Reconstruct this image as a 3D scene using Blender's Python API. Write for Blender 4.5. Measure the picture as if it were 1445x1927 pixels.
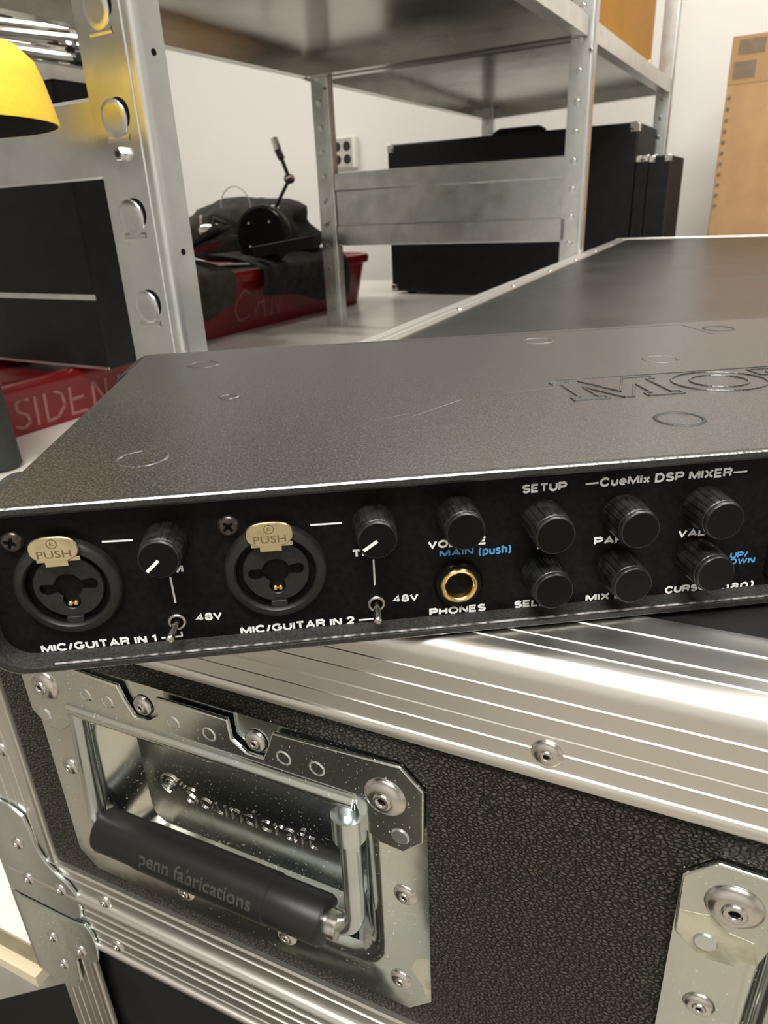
import bpy, math, random
from mathutils import Matrix, Vector, noise

random.seed(7)
SC = bpy.context.scene
COL = SC.collection
for o in list(bpy.data.objects):
    bpy.data.objects.remove(o)
PI = math.pi
EYE = 1.25                                     # height of the camera above the floor

# ------------------------------------------------------------------ camera
cd = bpy.data.cameras.new('camera'); cam = bpy.data.objects.new('camera', cd); COL.objects.link(cam)
cr = Vector((0.9989457, -0.0183425, -0.0420833)); cdn = Vector((-0.045907, -0.3991374, -0.9157412))
cf = Vector((0, 0.9167077, -0.3995586))
m = Matrix((cr, -cdn, -cf)).transposed().to_4x4(); m.translation = (0, 0, EYE)
cam.matrix_world = m
cd.sensor_fit = 'VERTICAL'; cd.sensor_height = 36.0; cd.sensor_width = 27.0
cd.lens = 1307.7 * 36.0 / 1927.0
cd.clip_start = 0.01; cd.clip_end = 50
cd.dof.use_dof = True; cd.dof.focus_distance = 0.19; cd.dof.aperture_fstop = 36
SC.camera = cam

# ------------------------------------------------------------------ frames
def frame(yaw_deg, origin):
    return Matrix.Translation(origin) @ Matrix.Rotation(math.radians(yaw_deg), 4, 'Z')
YC, YS = -25.6504, -30.2003
_ey = Vector((math.sin(-math.radians(YC)), math.cos(math.radians(YC)), 0))
F_CASE = frame(YC, _ey * 0.1322 + Vector((0, 0, EYE - 0.09665)))
F_SH = frame(YS, (0, 0, EYE))
F_DEV = Matrix(((0.995804, -0.091491, 0.001929, 0), (0.091493, 0.995805, -0.000871, 0.142062),
                (-0.001841, 0.001043, 0.999998, EYE - 0.05405), (0, 0, 0, 1)))
F_W = Matrix.Identity(4)

# ------------------------------------------------------------------ world, exposure
W = bpy.data.worlds.new('world'); SC.world = W; W.use_nodes = True
W.node_tree.nodes['Background'].inputs[0].default_value = (0.9, 0.95, 1, 1)
W.node_tree.nodes['Background'].inputs[1].default_value = 0.02
SC.view_settings.view_transform = 'Standard'; SC.view_settings.look = 'None'
SC.view_settings.gamma = 1; SC.view_settings.use_curve_mapping = False
SC.view_settings.exposure = 0.0
LAMPS = [  # x, y (shelf frame, mm), length, width, power
    (300, 500, 1200, 300, 20), (-500, 2000, 1200, 300, 12), (900, 1700, 1200, 300, 10),
    (350, -650, 1200, 300, 52), (-2500, 1600, 1200, 300, 16)]
CEIL = 1500

# ------------------------------------------------------------------ mesh builder (millimetres)
class MB:
    def __init__(s): s.v = []; s.f = []; s.m = []
    def add(s, v, f, mi=0):
        n = len(s.v); s.v += [tuple(p) for p in v]
        for q in f: s.f.append([i + n for i in q]); s.m.append(mi)
        return s
    def box(s, x0, x1, y0, y1, z0, z1, mi=0):
        v = [(x, y, z) for z in (z0, z1) for y in (y0, y1) for x in (x0, x1)]
        return s.add(v, [(0, 2, 3, 1), (4, 5, 7, 6), (0, 1, 5, 4), (2, 6, 7, 3), (0, 4, 6, 2), (1, 3, 7, 5)], mi)
    def loft(s, loops, c0=True, c1=True, mi=0, closed=True):
        n = len(loops[0]); v = [p for l in loops for p in l]; f = []
        for k in range(len(loops) - 1):
            for i in range(n if closed else n - 1):
                j = (i + 1) % n
                f.append((k * n + i, k * n + j, (k + 1) * n + j, (k + 1) * n + i))
        if c0: f.append(tuple(range(n))[::-1])
        if c1: f.append(tuple((len(loops) - 1) * n + i for i in range(n)))
        return s.add(v, f, mi)
    def lathe(s, prof, o=(0, 0, 0), axis='y', n=32, mi=0, c0=True, c1=True):
        L = []
        for r, t in prof:
            l = []
            for i in range(n):
                a = 2 * PI * i / n; c, q = r * math.cos(a), r * math.sin(a)
                p = {'y': (c, t, q), 'z': (c, q, t), 'x': (t, c, q)}[axis]
                l.append((p[0] + o[0], p[1] + o[1], p[2] + o[2]))
            L.append(l)
        return s.loft(L, c0, c1, mi)
    def tube(s, path, r, n=10, mi=0):
        P = [Vector(p) for p in path]; L = []
        up = None
        for i, p in enumerate(P):
            t = (P[min(i + 1, len(P) - 1)] - P[max(i - 1, 0)]).normalized()
            if up is None:
                up = Vector((0, 0, 1)) if abs(t.z) < 0.9 else Vector((1, 0, 0))
            a = t.cross(up).normalized(); up = a.cross(t).normalized()
            rr = r[i] if isinstance(r, (list, tuple)) else r
            L.append([p + (a * math.cos(2 * PI * k / n) + up * math.sin(2 * PI * k / n)) * rr for k in range(n)])
        return s.loft(L, mi=mi)
    def prism(s, poly, a0, a1, plane='xz', mi=0):
        def P(p, a): return {'xz': (p[0], a, p[1]), 'xy': (p[0], p[1], a), 'yz': (a, p[0], p[1])}[plane]
        return s.loft([[P(p, a0) for p in poly], [P(p, a1) for p in poly]], mi=mi)
    def xform(s, M):
        s.v = [tuple(M @ Vector(p)) for p in s.v]; return s
    def mesh(s, name, mats, smooth=35, fixn=True):
        me = bpy.data.meshes.new(name)
        me.from_pydata([(x / 1000, y / 1000, z / 1000) for x, y, z in s.v], [], s.f)
        for mt in (mats if isinstance(mats, (list, tuple)) else [mats]): me.materials.append(mt)
        for p, mi in zip(me.polygons, s.m): p.material_index = mi
        if fixn:
            import bmesh
            bm = bmesh.new(); bm.from_mesh(me); bmesh.ops.recalc_face_normals(bm, faces=bm.faces); bm.to_mesh(me); bm.free()
        if smooth:
            for p in me.polygons: p.use_smooth = True
            me.set_sharp_from_angle(angle=math.radians(smooth))
        me.update(); return me
    def build(s, name, mats, parent=None, smooth=35, bevel=None, label=None, frame=None, fixn=True):
        return place(name, s.mesh(name, mats, smooth, fixn), parent, label, frame, bevel)

def place(name, me, parent=None, label=None, frame=None, bevel=None, loc=None):
    o = bpy.data.objects.new(name, me); COL.objects.link(o)
    if parent is not None: o.parent = parent
    if frame is not None: o.matrix_world = frame
    if loc is not None: o.location = [c / 1000 for c in loc]
    if bevel:
        b = o.modifiers.new('bevel', 'BEVEL'); b.width = bevel / 1000; b.segments = 2; b.limit_method = 'ANGLE'; b.angle_limit = math.radians(40)
        b.harden_normals = False
    if label: o['label'] = label
    return o
def tag(o, label, cat, group=None):
    o['label'] = label; o['category'] = cat
    if group: o['group'] = group
    return o
def thing(name, F, loc, label, cat, group=None, rz=0):
    o = bpy.data.objects.new(name, None); COL.objects.link(o); o.empty_display_size = 0.02
    o.matrix_world = F @ Matrix.Translation(Vector(loc) / 1000) @ Matrix.Rotation(math.radians(rz), 4, 'Z')
    return tag(o, label, cat, group)
def structure(o): o['kind'] = 'structure'; return o

def rr(x0, x1, z0, z1, r, n=6):
    """rounded rectangle, counter-clockwise list of 2-D points"""
    out = []
    for cx, cz, a0 in ((x1 - r, z1 - r, 0), (x0 + r, z1 - r, 90), (x0 + r, z0 + r, 180), (x1 - r, z0 + r, 270)):
        for k in range(n + 1):
            a = math.radians(a0 + 90 * k / n); out.append((cx + r * math.cos(a), cz + r * math.sin(a)))
    return out
def xz(poly, y): return [(p[0], y, p[1]) for p in poly]
def circ(cx, cz, r, n=32): return [(cx + r * math.cos(2 * PI * k / n), cz + r * math.sin(2 * PI * k / n)) for k in range(n)]

def text_mb(s, x0, x1, z0, z1, y, depth=0.06, bold=0.02, mi=0, flip=None):
    cu = bpy.data.curves.new('t', 'FONT'); cu.body = s; cu.offset = bold; cu.extrude = 0.0; cu.resolution_u = 3
    ob = bpy.data.objects.new('t', cu); COL.objects.link(ob)
    bpy.context.view_layer.update()
    me = bpy.data.meshes.new_from_object(ob.evaluated_get(bpy.context.evaluated_depsgraph_get()))
    V = [v.co.copy() for v in me.vertices]; Fc = [list(p.vertices) for p in me.polygons]
    bpy.data.objects.remove(ob); bpy.data.curves.remove(cu)
    ax, bx = min(v.x for v in V), max(v.x for v in V); az, bz = min(v.y for v in V), max(v.y for v in V)
    mb = MB(); n = len(V)
    P = [(x0 + (v.x - ax) / (bx - ax) * (x1 - x0), z0 + (v.y - az) / (bz - az) * (z1 - z0)) for v in V]
    mb.add([(p[0], y - depth, p[1]) for p in P], Fc, mi)
    # side walls along the open edges
    from collections import Counter
    ec = Counter(); od = {}
    for f in Fc:
        for i in range(len(f)):
            a, b = f[i], f[(i + 1) % len(f)]; k = (min(a, b), max(a, b)); ec[k] += 1; od[k] = (a, b)
    side = [od[k] for k, c in ec.items() if c == 1]
    mb2 = [(p[0], y - depth, p[1]) for p in P] + [(p[0], y, p[1]) for p in P]
    mb.add(mb2, [(b, a, a + n, b + n) for a, b in side], mi)
    bpy.data.meshes.remove(me)
    return mb

def stroke(mb, pts, w, y0, y1, mi=0):
    """flat strokes in the xz plane"""
    for a, b in zip(pts[:-1], pts[1:]):
        d = Vector((b[0] - a[0], b[1] - a[1])); L = d.length or 1; d /= L; n = Vector((-d.y, d.x)) * w / 2; e = d * w * 0.3
        poly = [(a[0] - e.x + n.x, a[1] - e.y + n.y), (a[0] - e.x - n.x, a[1] - e.y - n.y), (b[0] + e.x - n.x, b[1] + e.y - n.y), (b[0] + e.x + n.x, b[1] + e.y + n.y)]
        mb.prism(poly, y0, y1, 'xz', mi)
    return mb

# a bold wide grotesque drawn as strokes: glyph = (advance, [polylines]) in a unit-high box
def _arc(cx, cy, rx, ry, a0, a1, n=8):
    return [(cx + rx * math.cos(math.radians(a0 + (a1 - a0) * k / n)), cy + ry * math.sin(math.radians(a0 + (a1 - a0) * k / n))) for k in range(n + 1)]
G = {
 'M': (1.1, [[(0, 0), (0, 1)], [(0.03, 1), (.55, .08), (1.07, 1)], [(1.1, 1), (1.1, 0)]]), 'I': (0, [[(0, 0), (0, 1)]]),
 'C': (.95, [_arc(.5, .5, .5, .5, 35, 325, 14)]), '/': (.35, [[(0, 0), (.35, 1)]]),
 'G': (1.0, [_arc(.5, .5, .5, .5, 40, 330, 14) + [(.95, .44), (.55, .44)]]),
 'U': (.82, [[(0, 1), (0, .38)] + _arc(.41, .38, .41, .38, 180, 360, 10) + [(.82, 1)]]), 'T': (.85, [[(0, 1), (.85, 1)], [(.425, 1), (.425, 0)]]),
 'A': (.95, [[(0, 0), (.475, 1), (.95, 0)], [(.2, .3), (.75, .3)]]),
 'R': (.85, [[(0, 0), (0, 1), (.55, 1)] + _arc(.55, .75, .27, .25, 90, -90, 8) + [(0, .5)], [(.52, .5), (.72, .36), (.8, 0)]]),
 'N': (.85, [[(0, 0), (0, 1)], [(0.03, 1), (.82, 0)], [(.85, 0), (.85, 1)]]), '1': (.3, [[(0, .75), (.3, .98), (.3, 0)]]),
 '2': (.75, [_arc(.37, .7, .36, .3, 170, -35, 10) + [(0, 0), (.76, 0)]]), '4': (.8, [[(.56, 0), (.56, 1), (0, .27), (.8, .27)]]),
 '8': (.75, [_arc(.375, .74, .31, .26, -90, 270, 14), _arc(.375, .25, .375, .25, 90, 450, 14)]), 'V': (.9, [[(0, 1), (.45, 0), (.9, 1)]]),
 'P': (.82, [[(0, 0), (0, 1), (.52, 1)] + _arc(.52, .72, .3, .28, 90, -90, 8) + [(0, .44)]]), 'H': (.82, [[(0, 0), (0, 1)], [(.82, 0), (.82, 1)], [(0, .5), (.82, .5)]]),
 'O': (1.0, [_arc(.5, .5, .5, .5, 0, 360, 18)]), 'E': (.72, [[(.72, 1), (0, 1), (0, 0), (.74, 0)], [(0, .5), (.66, .5)]]),
 'S': (.78, [_arc(.39, .75, .36, .25, 20, 210, 8) + [(.2, .56), (.6, .46)] + _arc(.4, .27, .37, .27, 25, -165, 8)]), 'L': (.68, [[(0, 1), (0, 0), (.68, 0)]]),
 'D': (.88, [[(0, 0), (0, 1), (.4, 1)] + _arc(.4, .5, .48, .5, 90, -90, 10) + [(0, 0)]]), 'W': (1.3, [[(0, 1), (.32, 0), (.65, .95), (.98, 0), (1.3, 1)]]),
 'X': (.85, [[(0, 1), (.85, 0)], [(0, 0), (.85, 1)]]), 'B': (.8, [[(0, 0), (0, 1), (.5, 1)] + _arc(.5, .76, .24, .24, 90, -90, 6) + [(0, .52)], [(.5, .52)] + _arc(.52, .26, .28, .26, 90, -90, 6) + [(0, 0)]]),
 '(': (.25, [_arc(.45, .4, .42, .62, 120, 240, 6)]), ')': (.25, [_arc(-.2, .4, .42, .62, 60, -60, 6)]),
 'a': (.62, [[(.05, .58)] + _arc(.3, .53, .27, .2, 150, 0, 6) + [(.57, .0)], _arc(.28, .19, .28, .19, 60, 330, 10)]),
 'n': (.6, [[(0, 0), (0, .72)], _arc(.3, .42, .3, .3, 170, 0, 8) + [(.6, 0)]]), 'p': (.62, [[(0, -.25), (0, .72)], _arc(.31, .36, .31, .36, 0, 360, 12)]),
 'u': (.6, [[(0, .72), (0, .3)] + _arc(.3, .3, .3, .3, 180, 360, 8) + [(.6, .72)], [(.6, .3), (.6, 0)]]), 's': (.52, [_arc(.26, .54, .24, .18, 20, 210, 6) + _arc(.27, .19, .25, .19, 40, -160, 6)]),
 'h': (.6, [[(0, 0), (0, 1)], _arc(.3, .42, .3, .3, 170, 0, 8) + [(.6, 0)]]), 'e': (.64, [[(.03, .36), (.62, .36)] + _arc(.32, .36, .31, .36, 0, 310, 12)]),
 'i': (0, [[(0, 0), (0, .72)], [(0, .88), (0, 1)]]), 'x': (.58, [[(0, .72), (.58, 0)], [(0, 0), (.58, .72)]]), ' ': (.12, []),
}
def ribbon(mb, P, w, y0, y1):
    """one polyline as a flat mitred band"""
    n = len(P); cl = (P[0][0] - P[-1][0]) ** 2 + (P[0][1] - P[-1][1]) ** 2 < 1e-8; L = []; R = []
    for i in range(n):
        a = Vector(P[i]); pr = Vector(P[i - 1]) if i else (Vector(P[-2]) if cl else None); nx = Vector(P[i + 1]) if i < n - 1 else (Vector(P[1]) if cl else None)
        d1 = (a - pr).normalized() if pr is not None else (nx - a).normalized(); d2 = (nx - a).normalized() if nx is not None else d1
        b = (d1 + d2); b = b.normalized() if b.length > 1e-4 else d1; nn = Vector((-b.y, b.x)); k = min(1.6, 1 / max(.3, nn.dot(Vector((-d1.y, d1.x)))))
        L.append(a + nn * w / 2 * k); R.append(a - nn * w / 2 * k)
    v = [(p.x, y0, p.y) for p in L] + [(p.x, y0, p.y) for p in R] + [(p.x, y1, p.y) for p in L] + [(p.x, y1, p.y) for p in R]; f = []
    for i in range(n - 1):
        f += [(i, i + 1, n + i + 1, n + i), (2 * n + i, i, i + 1, 2 * n + i + 1)[::1], (3 * n + i, 3 * n + i + 1, n + i + 1, n + i)]
    return mb.add(v, f)
def sign(s_, x0, x1, z0, z1, y, w=.42, depth=.05, cap=1.0):
    """lettering fitted between x0..x1 (cap height z0..z1)"""
    gap = .36; adv = 0; spots = []
    for c in s_:
        g = G[c]; spots.append((adv, g)); adv += g[0] + gap
    adv -= gap; h = z1 - z0 - w; sx = (x1 - x0 - w) / adv; mb = MB()
    for a, g in spots:
        for pl in g[1]: ribbon(mb, [(x0 + w / 2 + (a + p[0]) * sx, z0 + w / 2 + p[1] * h) for p in pl], w, y - depth, y)
    return mb

# ------------------------------------------------------------------ materials
def mat(name, col, rough=0.5, metal=0.0, nscale=0, namt=0.0, bump=0.0, bscale=200, bdist=0.0003, col2=None, lo=0.4, hi=0.6,
        rvar=0.0, spec=0.5, coat=0.0, stretch=None, aniso=0, detail=4):
    m = bpy.data.materials.new(name); m.use_nodes = True
    nt = m.node_tree; N = nt.nodes; Lk = nt.links; b = N['Principled BSDF']
    b.inputs['Base Color'].default_value = (*col, 1); b.inputs['Roughness'].default_value = rough
    b.inputs['Metallic'].default_value = metal; b.inputs['Specular IOR Level'].default_value = spec
    b.inputs['Coat Weight'].default_value = coat; b.inputs['Anisotropic'].default_value = aniso
    tc = N.new('ShaderNodeTexCoord'); vec = tc.outputs['Object']
    if stretch:
        mp = N.new('ShaderNodeMapping'); mp.inputs['Scale'].default_value = stretch; Lk.new(vec, mp.inputs[0]); vec = mp.outputs[0]
    if nscale:
        n = N.new('ShaderNodeTexNoise'); n.inputs['Scale'].default_value = nscale; n.inputs['Detail'].default_value = detail; Lk.new(vec, n.inputs[0])
        cr_ = N.new('ShaderNodeValToRGB'); cr_.color_ramp.elements[0].position = lo; cr_.color_ramp.elements[1].position = hi
        c2 = col2 or tuple(min(1, c * (1 + namt)) for c in col); c1 = col if col2 else tuple(c * (1 - namt) for c in col)
        cr_.color_ramp.elements[0].color = (*c1, 1); cr_.color_ramp.elements[1].color = (*c2, 1)
        Lk.new(n.outputs['Fac'], cr_.inputs[0]); Lk.new(cr_.outputs[0], b.inputs['Base Color'])
        if rvar:
            mr = N.new('ShaderNodeMapRange'); mr.inputs[1].default_value = 0.3; mr.inputs[2].default_value = 0.7
            mr.inputs[3].default_value = max(0.02, rough - rvar); mr.inputs[4].default_value = rough + rvar
            Lk.new(n.outputs['Fac'], mr.inputs[0]); Lk.new(mr.outputs[0], b.inputs['Roughness'])
    if bump:
        n2 = N.new('ShaderNodeTexNoise'); n2.inputs['Scale'].default_value = bscale; n2.inputs['Detail'].default_value = 3; Lk.new(vec, n2.inputs[0])
        bp = N.new('ShaderNodeBump'); bp.inputs['Strength'].default_value = bump; bp.inputs['Distance'].default_value = bdist
        Lk.new(n2.outputs['Fac'], bp.inputs['Height']); Lk.new(bp.outputs[0], b.inputs['Normal'])
    return m

def leather_mat():
    m = bpy.data.materials.new('leatherette'); m.use_nodes = True
    nt = m.node_tree; N = nt.nodes; Lk = nt.links; b = N['Principled BSDF']
    tc = N.new('ShaderNodeTexCoord'); mp = N.new('ShaderNodeMapping'); mp.inputs['Scale'].default_value = (1, 1, 1.35)
    mp.inputs['Rotation'].default_value = (0, 0.5, 0)
    Lk.new(tc.outputs['Object'], mp.inputs[0])
    wn = N.new('ShaderNodeTexNoise'); wn.inputs['Scale'].default_value = 350; wn.inputs['Detail'].default_value = 2; Lk.new(mp.outputs[0], wn.inputs[0])
    mx = N.new('ShaderNodeMix'); mx.data_type = 'VECTOR'; mx.inputs[0].default_value = 0.0012
    Lk.new(mp.outputs[0], mx.inputs[4]); Lk.new(wn.outputs['Color'], mx.inputs[5])
    v = N.new('ShaderNodeTexVoronoi'); v.feature = 'DISTANCE_TO_EDGE'; v.inputs['Scale'].default_value = 680; Lk.new(mx.outputs[1], v.inputs[0])
    mr = N.new('ShaderNodeMapRange'); mr.inputs[1].default_value = 0.0; mr.inputs[2].default_value = 0.28; Lk.new(v.outputs['Distance'], mr.inputs[0])
    n2 = N.new('ShaderNodeTexNoise'); n2.inputs['Scale'].default_value = 900; Lk.new(mp.outputs[0], n2.inputs[0])
    ad = N.new('ShaderNodeMath'); ad.operation = 'MULTIPLY_ADD'; ad.inputs[1].default_value = 0.6; Lk.new(n2.outputs['Fac'], ad.inputs[0]); Lk.new(mr.outputs[0], ad.inputs[2])
    bp = N.new('ShaderNodeBump'); bp.inputs['Strength'].default_value = 1.0; bp.inputs['Distance'].default_value = 0.0010
    Lk.new(ad.outputs[0], bp.inputs['Height']); Lk.new(bp.outputs[0], b.inputs['Normal'])
    cr_ = N.new('ShaderNodeValToRGB'); cr_.color_ramp.elements[0].color = (0.004, 0.0038, 0.0035, 1); cr_.color_ramp.elements[1].color = (0.070, 0.061, 0.048, 1)
    cr_.color_ramp.elements[1].position = 0.75
    Lk.new(mr.outputs[0], cr_.inputs[0]); Lk.new(cr_.outputs[0], b.inputs['Base Color'])
    b.inputs['Roughness'].default_value = 0.6; b.inputs['Specular IOR Level'].default_value = 0.22
    return m

def plate_mat():
    """bright zinc plate with greasy and corroded spots"""
    m = mat('zinc_plate', (0.62, 0.70, 0.73), 0.15, 1.0, nscale=12, col2=(0.72, 0.73, 0.66), lo=0.35, hi=0.65, rvar=0.05, bump=0.25, bscale=30, bdist=0.0012)
    nt = m.node_tree; N = nt.nodes; Lk = nt.links; b = N['Principled BSDF']
    tc = N.new('ShaderNodeTexCoord'); n = N.new('ShaderNodeTexNoise'); n.inputs['Scale'].default_value = 1100; n.inputs['Detail'].default_value = 2
    Lk.new(tc.outputs['Object'], n.inputs[0])
    mr = N.new('ShaderNodeMapRange'); mr.inputs[1].default_value = 0.66; mr.inputs[2].default_value = 0.74; Lk.new(n.outputs['Fac'], mr.inputs[0])
    ml = N.new('ShaderNodeMath'); ml.operation = 'MULTIPLY_ADD'; ml.inputs[1].default_value = -0.7; ml.inputs[2].default_value = 1.0
    Lk.new(mr.outputs[0], ml.inputs[0]); Lk.new(ml.outputs[0], b.inputs['Metallic'])
    return m

M = {}
M['wall'] = mat('wall_paint', (0.74, 0.73, 0.705), 0.6, bump=0.15, bscale=60, bdist=0.001)
M['ceil'] = mat('ceiling_paint', (0.75, 0.75, 0.73), 0.8)
M['floor'] = mat('floor_screed', (0.39, 0.355, 0.295), 0.5, nscale=3, namt=0.12)
M['dev'] = mat('powder_coat', (0.022, 0.0215, 0.020), 0.45, nscale=1500, namt=0.35, bump=0.5, bscale=1700, bdist=0.00025, spec=0.4)
M['devtop'] = mat('powder_coat_dusty', (0.010, 0.0098, 0.009), 0.33, nscale=1900, col2=(0.115, 0.111, 0.104), lo=0.48, hi=0.78, bump=0.3, bscale=1700, bdist=0.0002, spec=1.0)
M['worn'] = mat('worn_edge', (0.16, 0.16, 0.155), 0.35, 0.5, nscale=1500, col2=(0.62, 0.61, 0.60), lo=0.35, hi=0.6)  # worn paint, with the highlight along the bevel painted in as lighter colour
M['wornlow'] = mat('worn_edge_low', (0.05, 0.05, 0.048), 0.4, 0.2, nscale=500, col2=(0.42, 0.40, 0.42), lo=0.40, hi=0.62)
M['face'] = mat('face_panel', (0.0045, 0.0044, 0.0042), 0.5, nscale=700, namt=0.3, bump=0.2, bscale=1500, bdist=0.0001, spec=0.10)
M['black_gloss'] = mat('black_gloss_plastic', (0.004, 0.004, 0.004), 0.28, spec=0.12)
M['black_knob'] = mat('knob_plastic', (0.012, 0.012, 0.0115), 0.34, nscale=400, namt=0.5, bump=0.1, bscale=900, spec=0.5)
M['black_matte'] = mat('black_matte_plastic', (0.012, 0.012, 0.0115), 0.45, spec=0.35, nscale=300, namt=0.2, bump=0.2, bscale=1200, bdist=0.0001)
M['hole'] = mat('deep_black', (0.002, 0.002, 0.002), 0.9, spec=0.1)
M['ink'] = mat('white_ink', (0.85, 0.86, 0.86), 0.5)
M['blue'] = mat('blue_ink', (0.07, 0.30, 0.60), 0.5)
M['ptr'] = mat('white_pointer', (0.85, 0.84, 0.80), 0.4)
M['brass'] = mat('brass_tab', (0.74, 0.63, 0.40), 0.28, 1.0, nscale=300, col2=(0.55, 0.47, 0.32), lo=0.5, hi=0.75, bump=0.2, bscale=400, bdist=0.0001)
M['brassink'] = mat('brass_engraving', (0.16, 0.12, 0.06), 0.5, 0.5)
M['gold'] = mat('gold_ring', (0.83, 0.60, 0.22), 0.25, 1.0)
M['nickel'] = mat('nickel', (0.60, 0.57, 0.52), 0.25, 1.0, nscale=500, namt=0.2)
M['screw'] = mat('black_screw', (0.09, 0.075, 0.07), 0.3, 0.9)
M['groove'] = mat('dark_groove', (0.006, 0.006, 0.006), 0.7)
M['scratch'] = mat('scratch', (0.16, 0.155, 0.145), 0.5)
M['alu'] = mat('anodised_aluminium', (0.74, 0.72, 0.68), 0.36, 1.0, nscale=16, namt=0.05, rvar=0.05, stretch=(0.15, 1, 1), bump=0.12, bscale=180, bdist=0.0003)
M['aluy'] = mat('anodised_aluminium_long', (0.84, 0.83, 0.80), 0.40, 1.0, nscale=16, namt=0.05, stretch=(1, 0.15, 1), bump=0.12, bscale=180, bdist=0.0003)
M['leather'] = leather_mat()
M['plate'] = plate_mat()
M['corr'] = mat('corroded_zinc', (0.36, 0.34, 0.26), 0.42, 0.55, nscale=90, col2=(0.62, 0.60, 0.47), lo=0.42, hi=0.6, bump=0.3, bscale=300, bdist=0.0003)
M['plate2'] = mat('zinc_plate_dull', (0.66, 0.70, 0.70), 0.24, 1.0, nscale=25, namt=0.12, rvar=0.08, bump=0.2, bscale=60, bdist=0.0006)
M['rivet'] = mat('rivet_steel', (0.66, 0.63, 0.60), 0.22, 1.0, nscale=300, namt=0.08)
M['rubber'] = mat('black_rubber', (0.009, 0.009, 0.009), 0.42, spec=0.35, bump=0.2, bscale=1500, bdist=0.0001)
M['rubl'] = mat('rubber_lettering', (0.040, 0.039, 0.036), 0.4)
M['lam'] = mat('black_laminate', (0.016, 0.016, 0.0155), 0.33, nscale=9, namt=0.2, rvar=0.02, bump=0.12, bscale=500, bdist=0.0002, spec=0.8)
M['galv'] = mat('galvanised_steel', (0.74, 0.75, 0.74), 0.33, 1.0, nscale=26, col2=(0.58, 0.60, 0.61), lo=0.35, hi=0.65, rvar=0.06, bump=0.2, bscale=24, bdist=0.0015)
M['galv2'] = mat('galvanised_sheet', (0.56, 0.55, 0.51), 0.24, 1.0, nscale=8, namt=0.06, rvar=0.04, bump=0.12, bscale=9, bdist=0.002)
M['lip'] = mat('shelf_lip', (0.62, 0.61, 0.58), 0.32, 0.6, nscale=30, namt=0.06)
M['white'] = mat('white_lacquer', (0.76, 0.74, 0.68), 0.25, nscale=5, namt=0.02)
M['edge'] = mat('raw_board_edge', (0.30, 0.26, 0.17), 0.7, nscale=60, namt=0.1)
M['cream'] = mat('cream_board', (0.72, 0.63, 0.45), 0.5)
M['yellow'] = mat('yellow_enamel', (0.86, 0.56, 0.035), 0.5, nscale=500, namt=0.05, bump=0.2, bscale=1200, bdist=0.0002)
M['dark'] = mat('dark_lining', (0.006, 0.006, 0.006), 0.7)
M['red'] = mat('red_shell', (0.20, 0.006, 0.009), 0.25, nscale=12, namt=0.12, bump=0.1, bscale=30, bdist=0.001)
M['chalk'] = mat('chalk', (0.34, 0.14, 0.13), 0.8)
M['cloth'] = mat('charcoal_cloth', (0.030, 0.028, 0.026), 0.85, nscale=40, namt=0.3, bump=0.6, bscale=260, bdist=0.002, spec=0.2)
M['cloth2'] = mat('grey_felt', (0.060, 0.056, 0.050), 0.9, nscale=30, namt=0.2, bump=0.5, bscale=200, bdist=0.002, spec=0.2)
M['tolex'] = mat('black_tolex', (0.009, 0.009, 0.0095), 0.5, spec=0.22, nscale=40, namt=0.2, bump=0.4, bscale=400, bdist=0.0006)
M['chrome'] = mat('chrome', (0.80, 0.78, 0.75), 0.10, 1.0)
M['blackmetal'] = mat('black_metal', (0.02, 0.02, 0.02), 0.28, 0.2)
M['pole'] = mat('charcoal_sleeve', (0.022, 0.024, 0.021), 0.6, bump=0.3, bscale=300)
M['card'] = mat('cardboard', (0.50, 0.30, 0.145), 0.75, nscale=14, namt=0.06, bump=0.2, bscale=80, bdist=0.001)
M['cardd'] = mat('cardboard_stamp', (0.21, 0.16, 0.11), 0.7, nscale=40, namt=0.08)
M['tape'] = mat('packing_tape', (0.44, 0.27, 0.13), 0.22)
M['amber'] = mat('amber_varnished_wood', (0.36, 0.155, 0.008), 0.5, spec=0.12, nscale=7, col2=(0.44, 0.20, 0.016), lo=0.3, hi=0.7, stretch=(1, 1, 0.5))
M['outlet'] = mat('outlet_plastic', (0.46, 0.42, 0.40), 0.35)
M['lamp'] = bpy.data.materials.new('lamp_diffuser'); M['lamp'].use_nodes = True
_b = M['lamp'].node_tree.nodes['Principled BSDF']; _b.inputs['Emission Color'].default_value = (1, 0.96, 0.88, 1); _b.inputs['Emission Strength'].default_value = 6
M['brown'] = mat('brown_card_tube', (0.09, 0.07, 0.055), 0.8)

# ------------------------------------------------------------------ room
X0, X1, Y0, Y1, ZF = -3600, 3000, -2300, 2900, -EYE * 1000
structure(MB().box(X0, X1, Y0, Y1, ZF - 100, ZF).build('floor', M['floor'], smooth=0, frame=F_SH))
structure(MB().box(X0, X1, Y0, Y1, CEIL, CEIL + 100).build('ceiling', M['ceil'], smooth=0, frame=F_SH))
structure(MB().box(X0 - 100, X1 + 100, Y1, Y1 + 100, ZF - 100, CEIL + 100).build('wall_back', M['wall'], smooth=0, frame=F_SH))
structure(MB().box(X0 - 100, X1 + 100, Y0 - 100, Y0, ZF - 100, CEIL + 100).build('wall_front', M['wall'], smooth=0, frame=F_SH))
structure(MB().box(X0 - 100, X0, Y0, Y1, ZF - 100, CEIL + 100).build('wall_left', M['wall'], smooth=0, frame=F_SH))
structure(MB().box(X1, X1 + 100, Y0, Y1, ZF - 100, CEIL + 100).build('wall_right', M['wall'], smooth=0, frame=F_SH))
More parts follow.
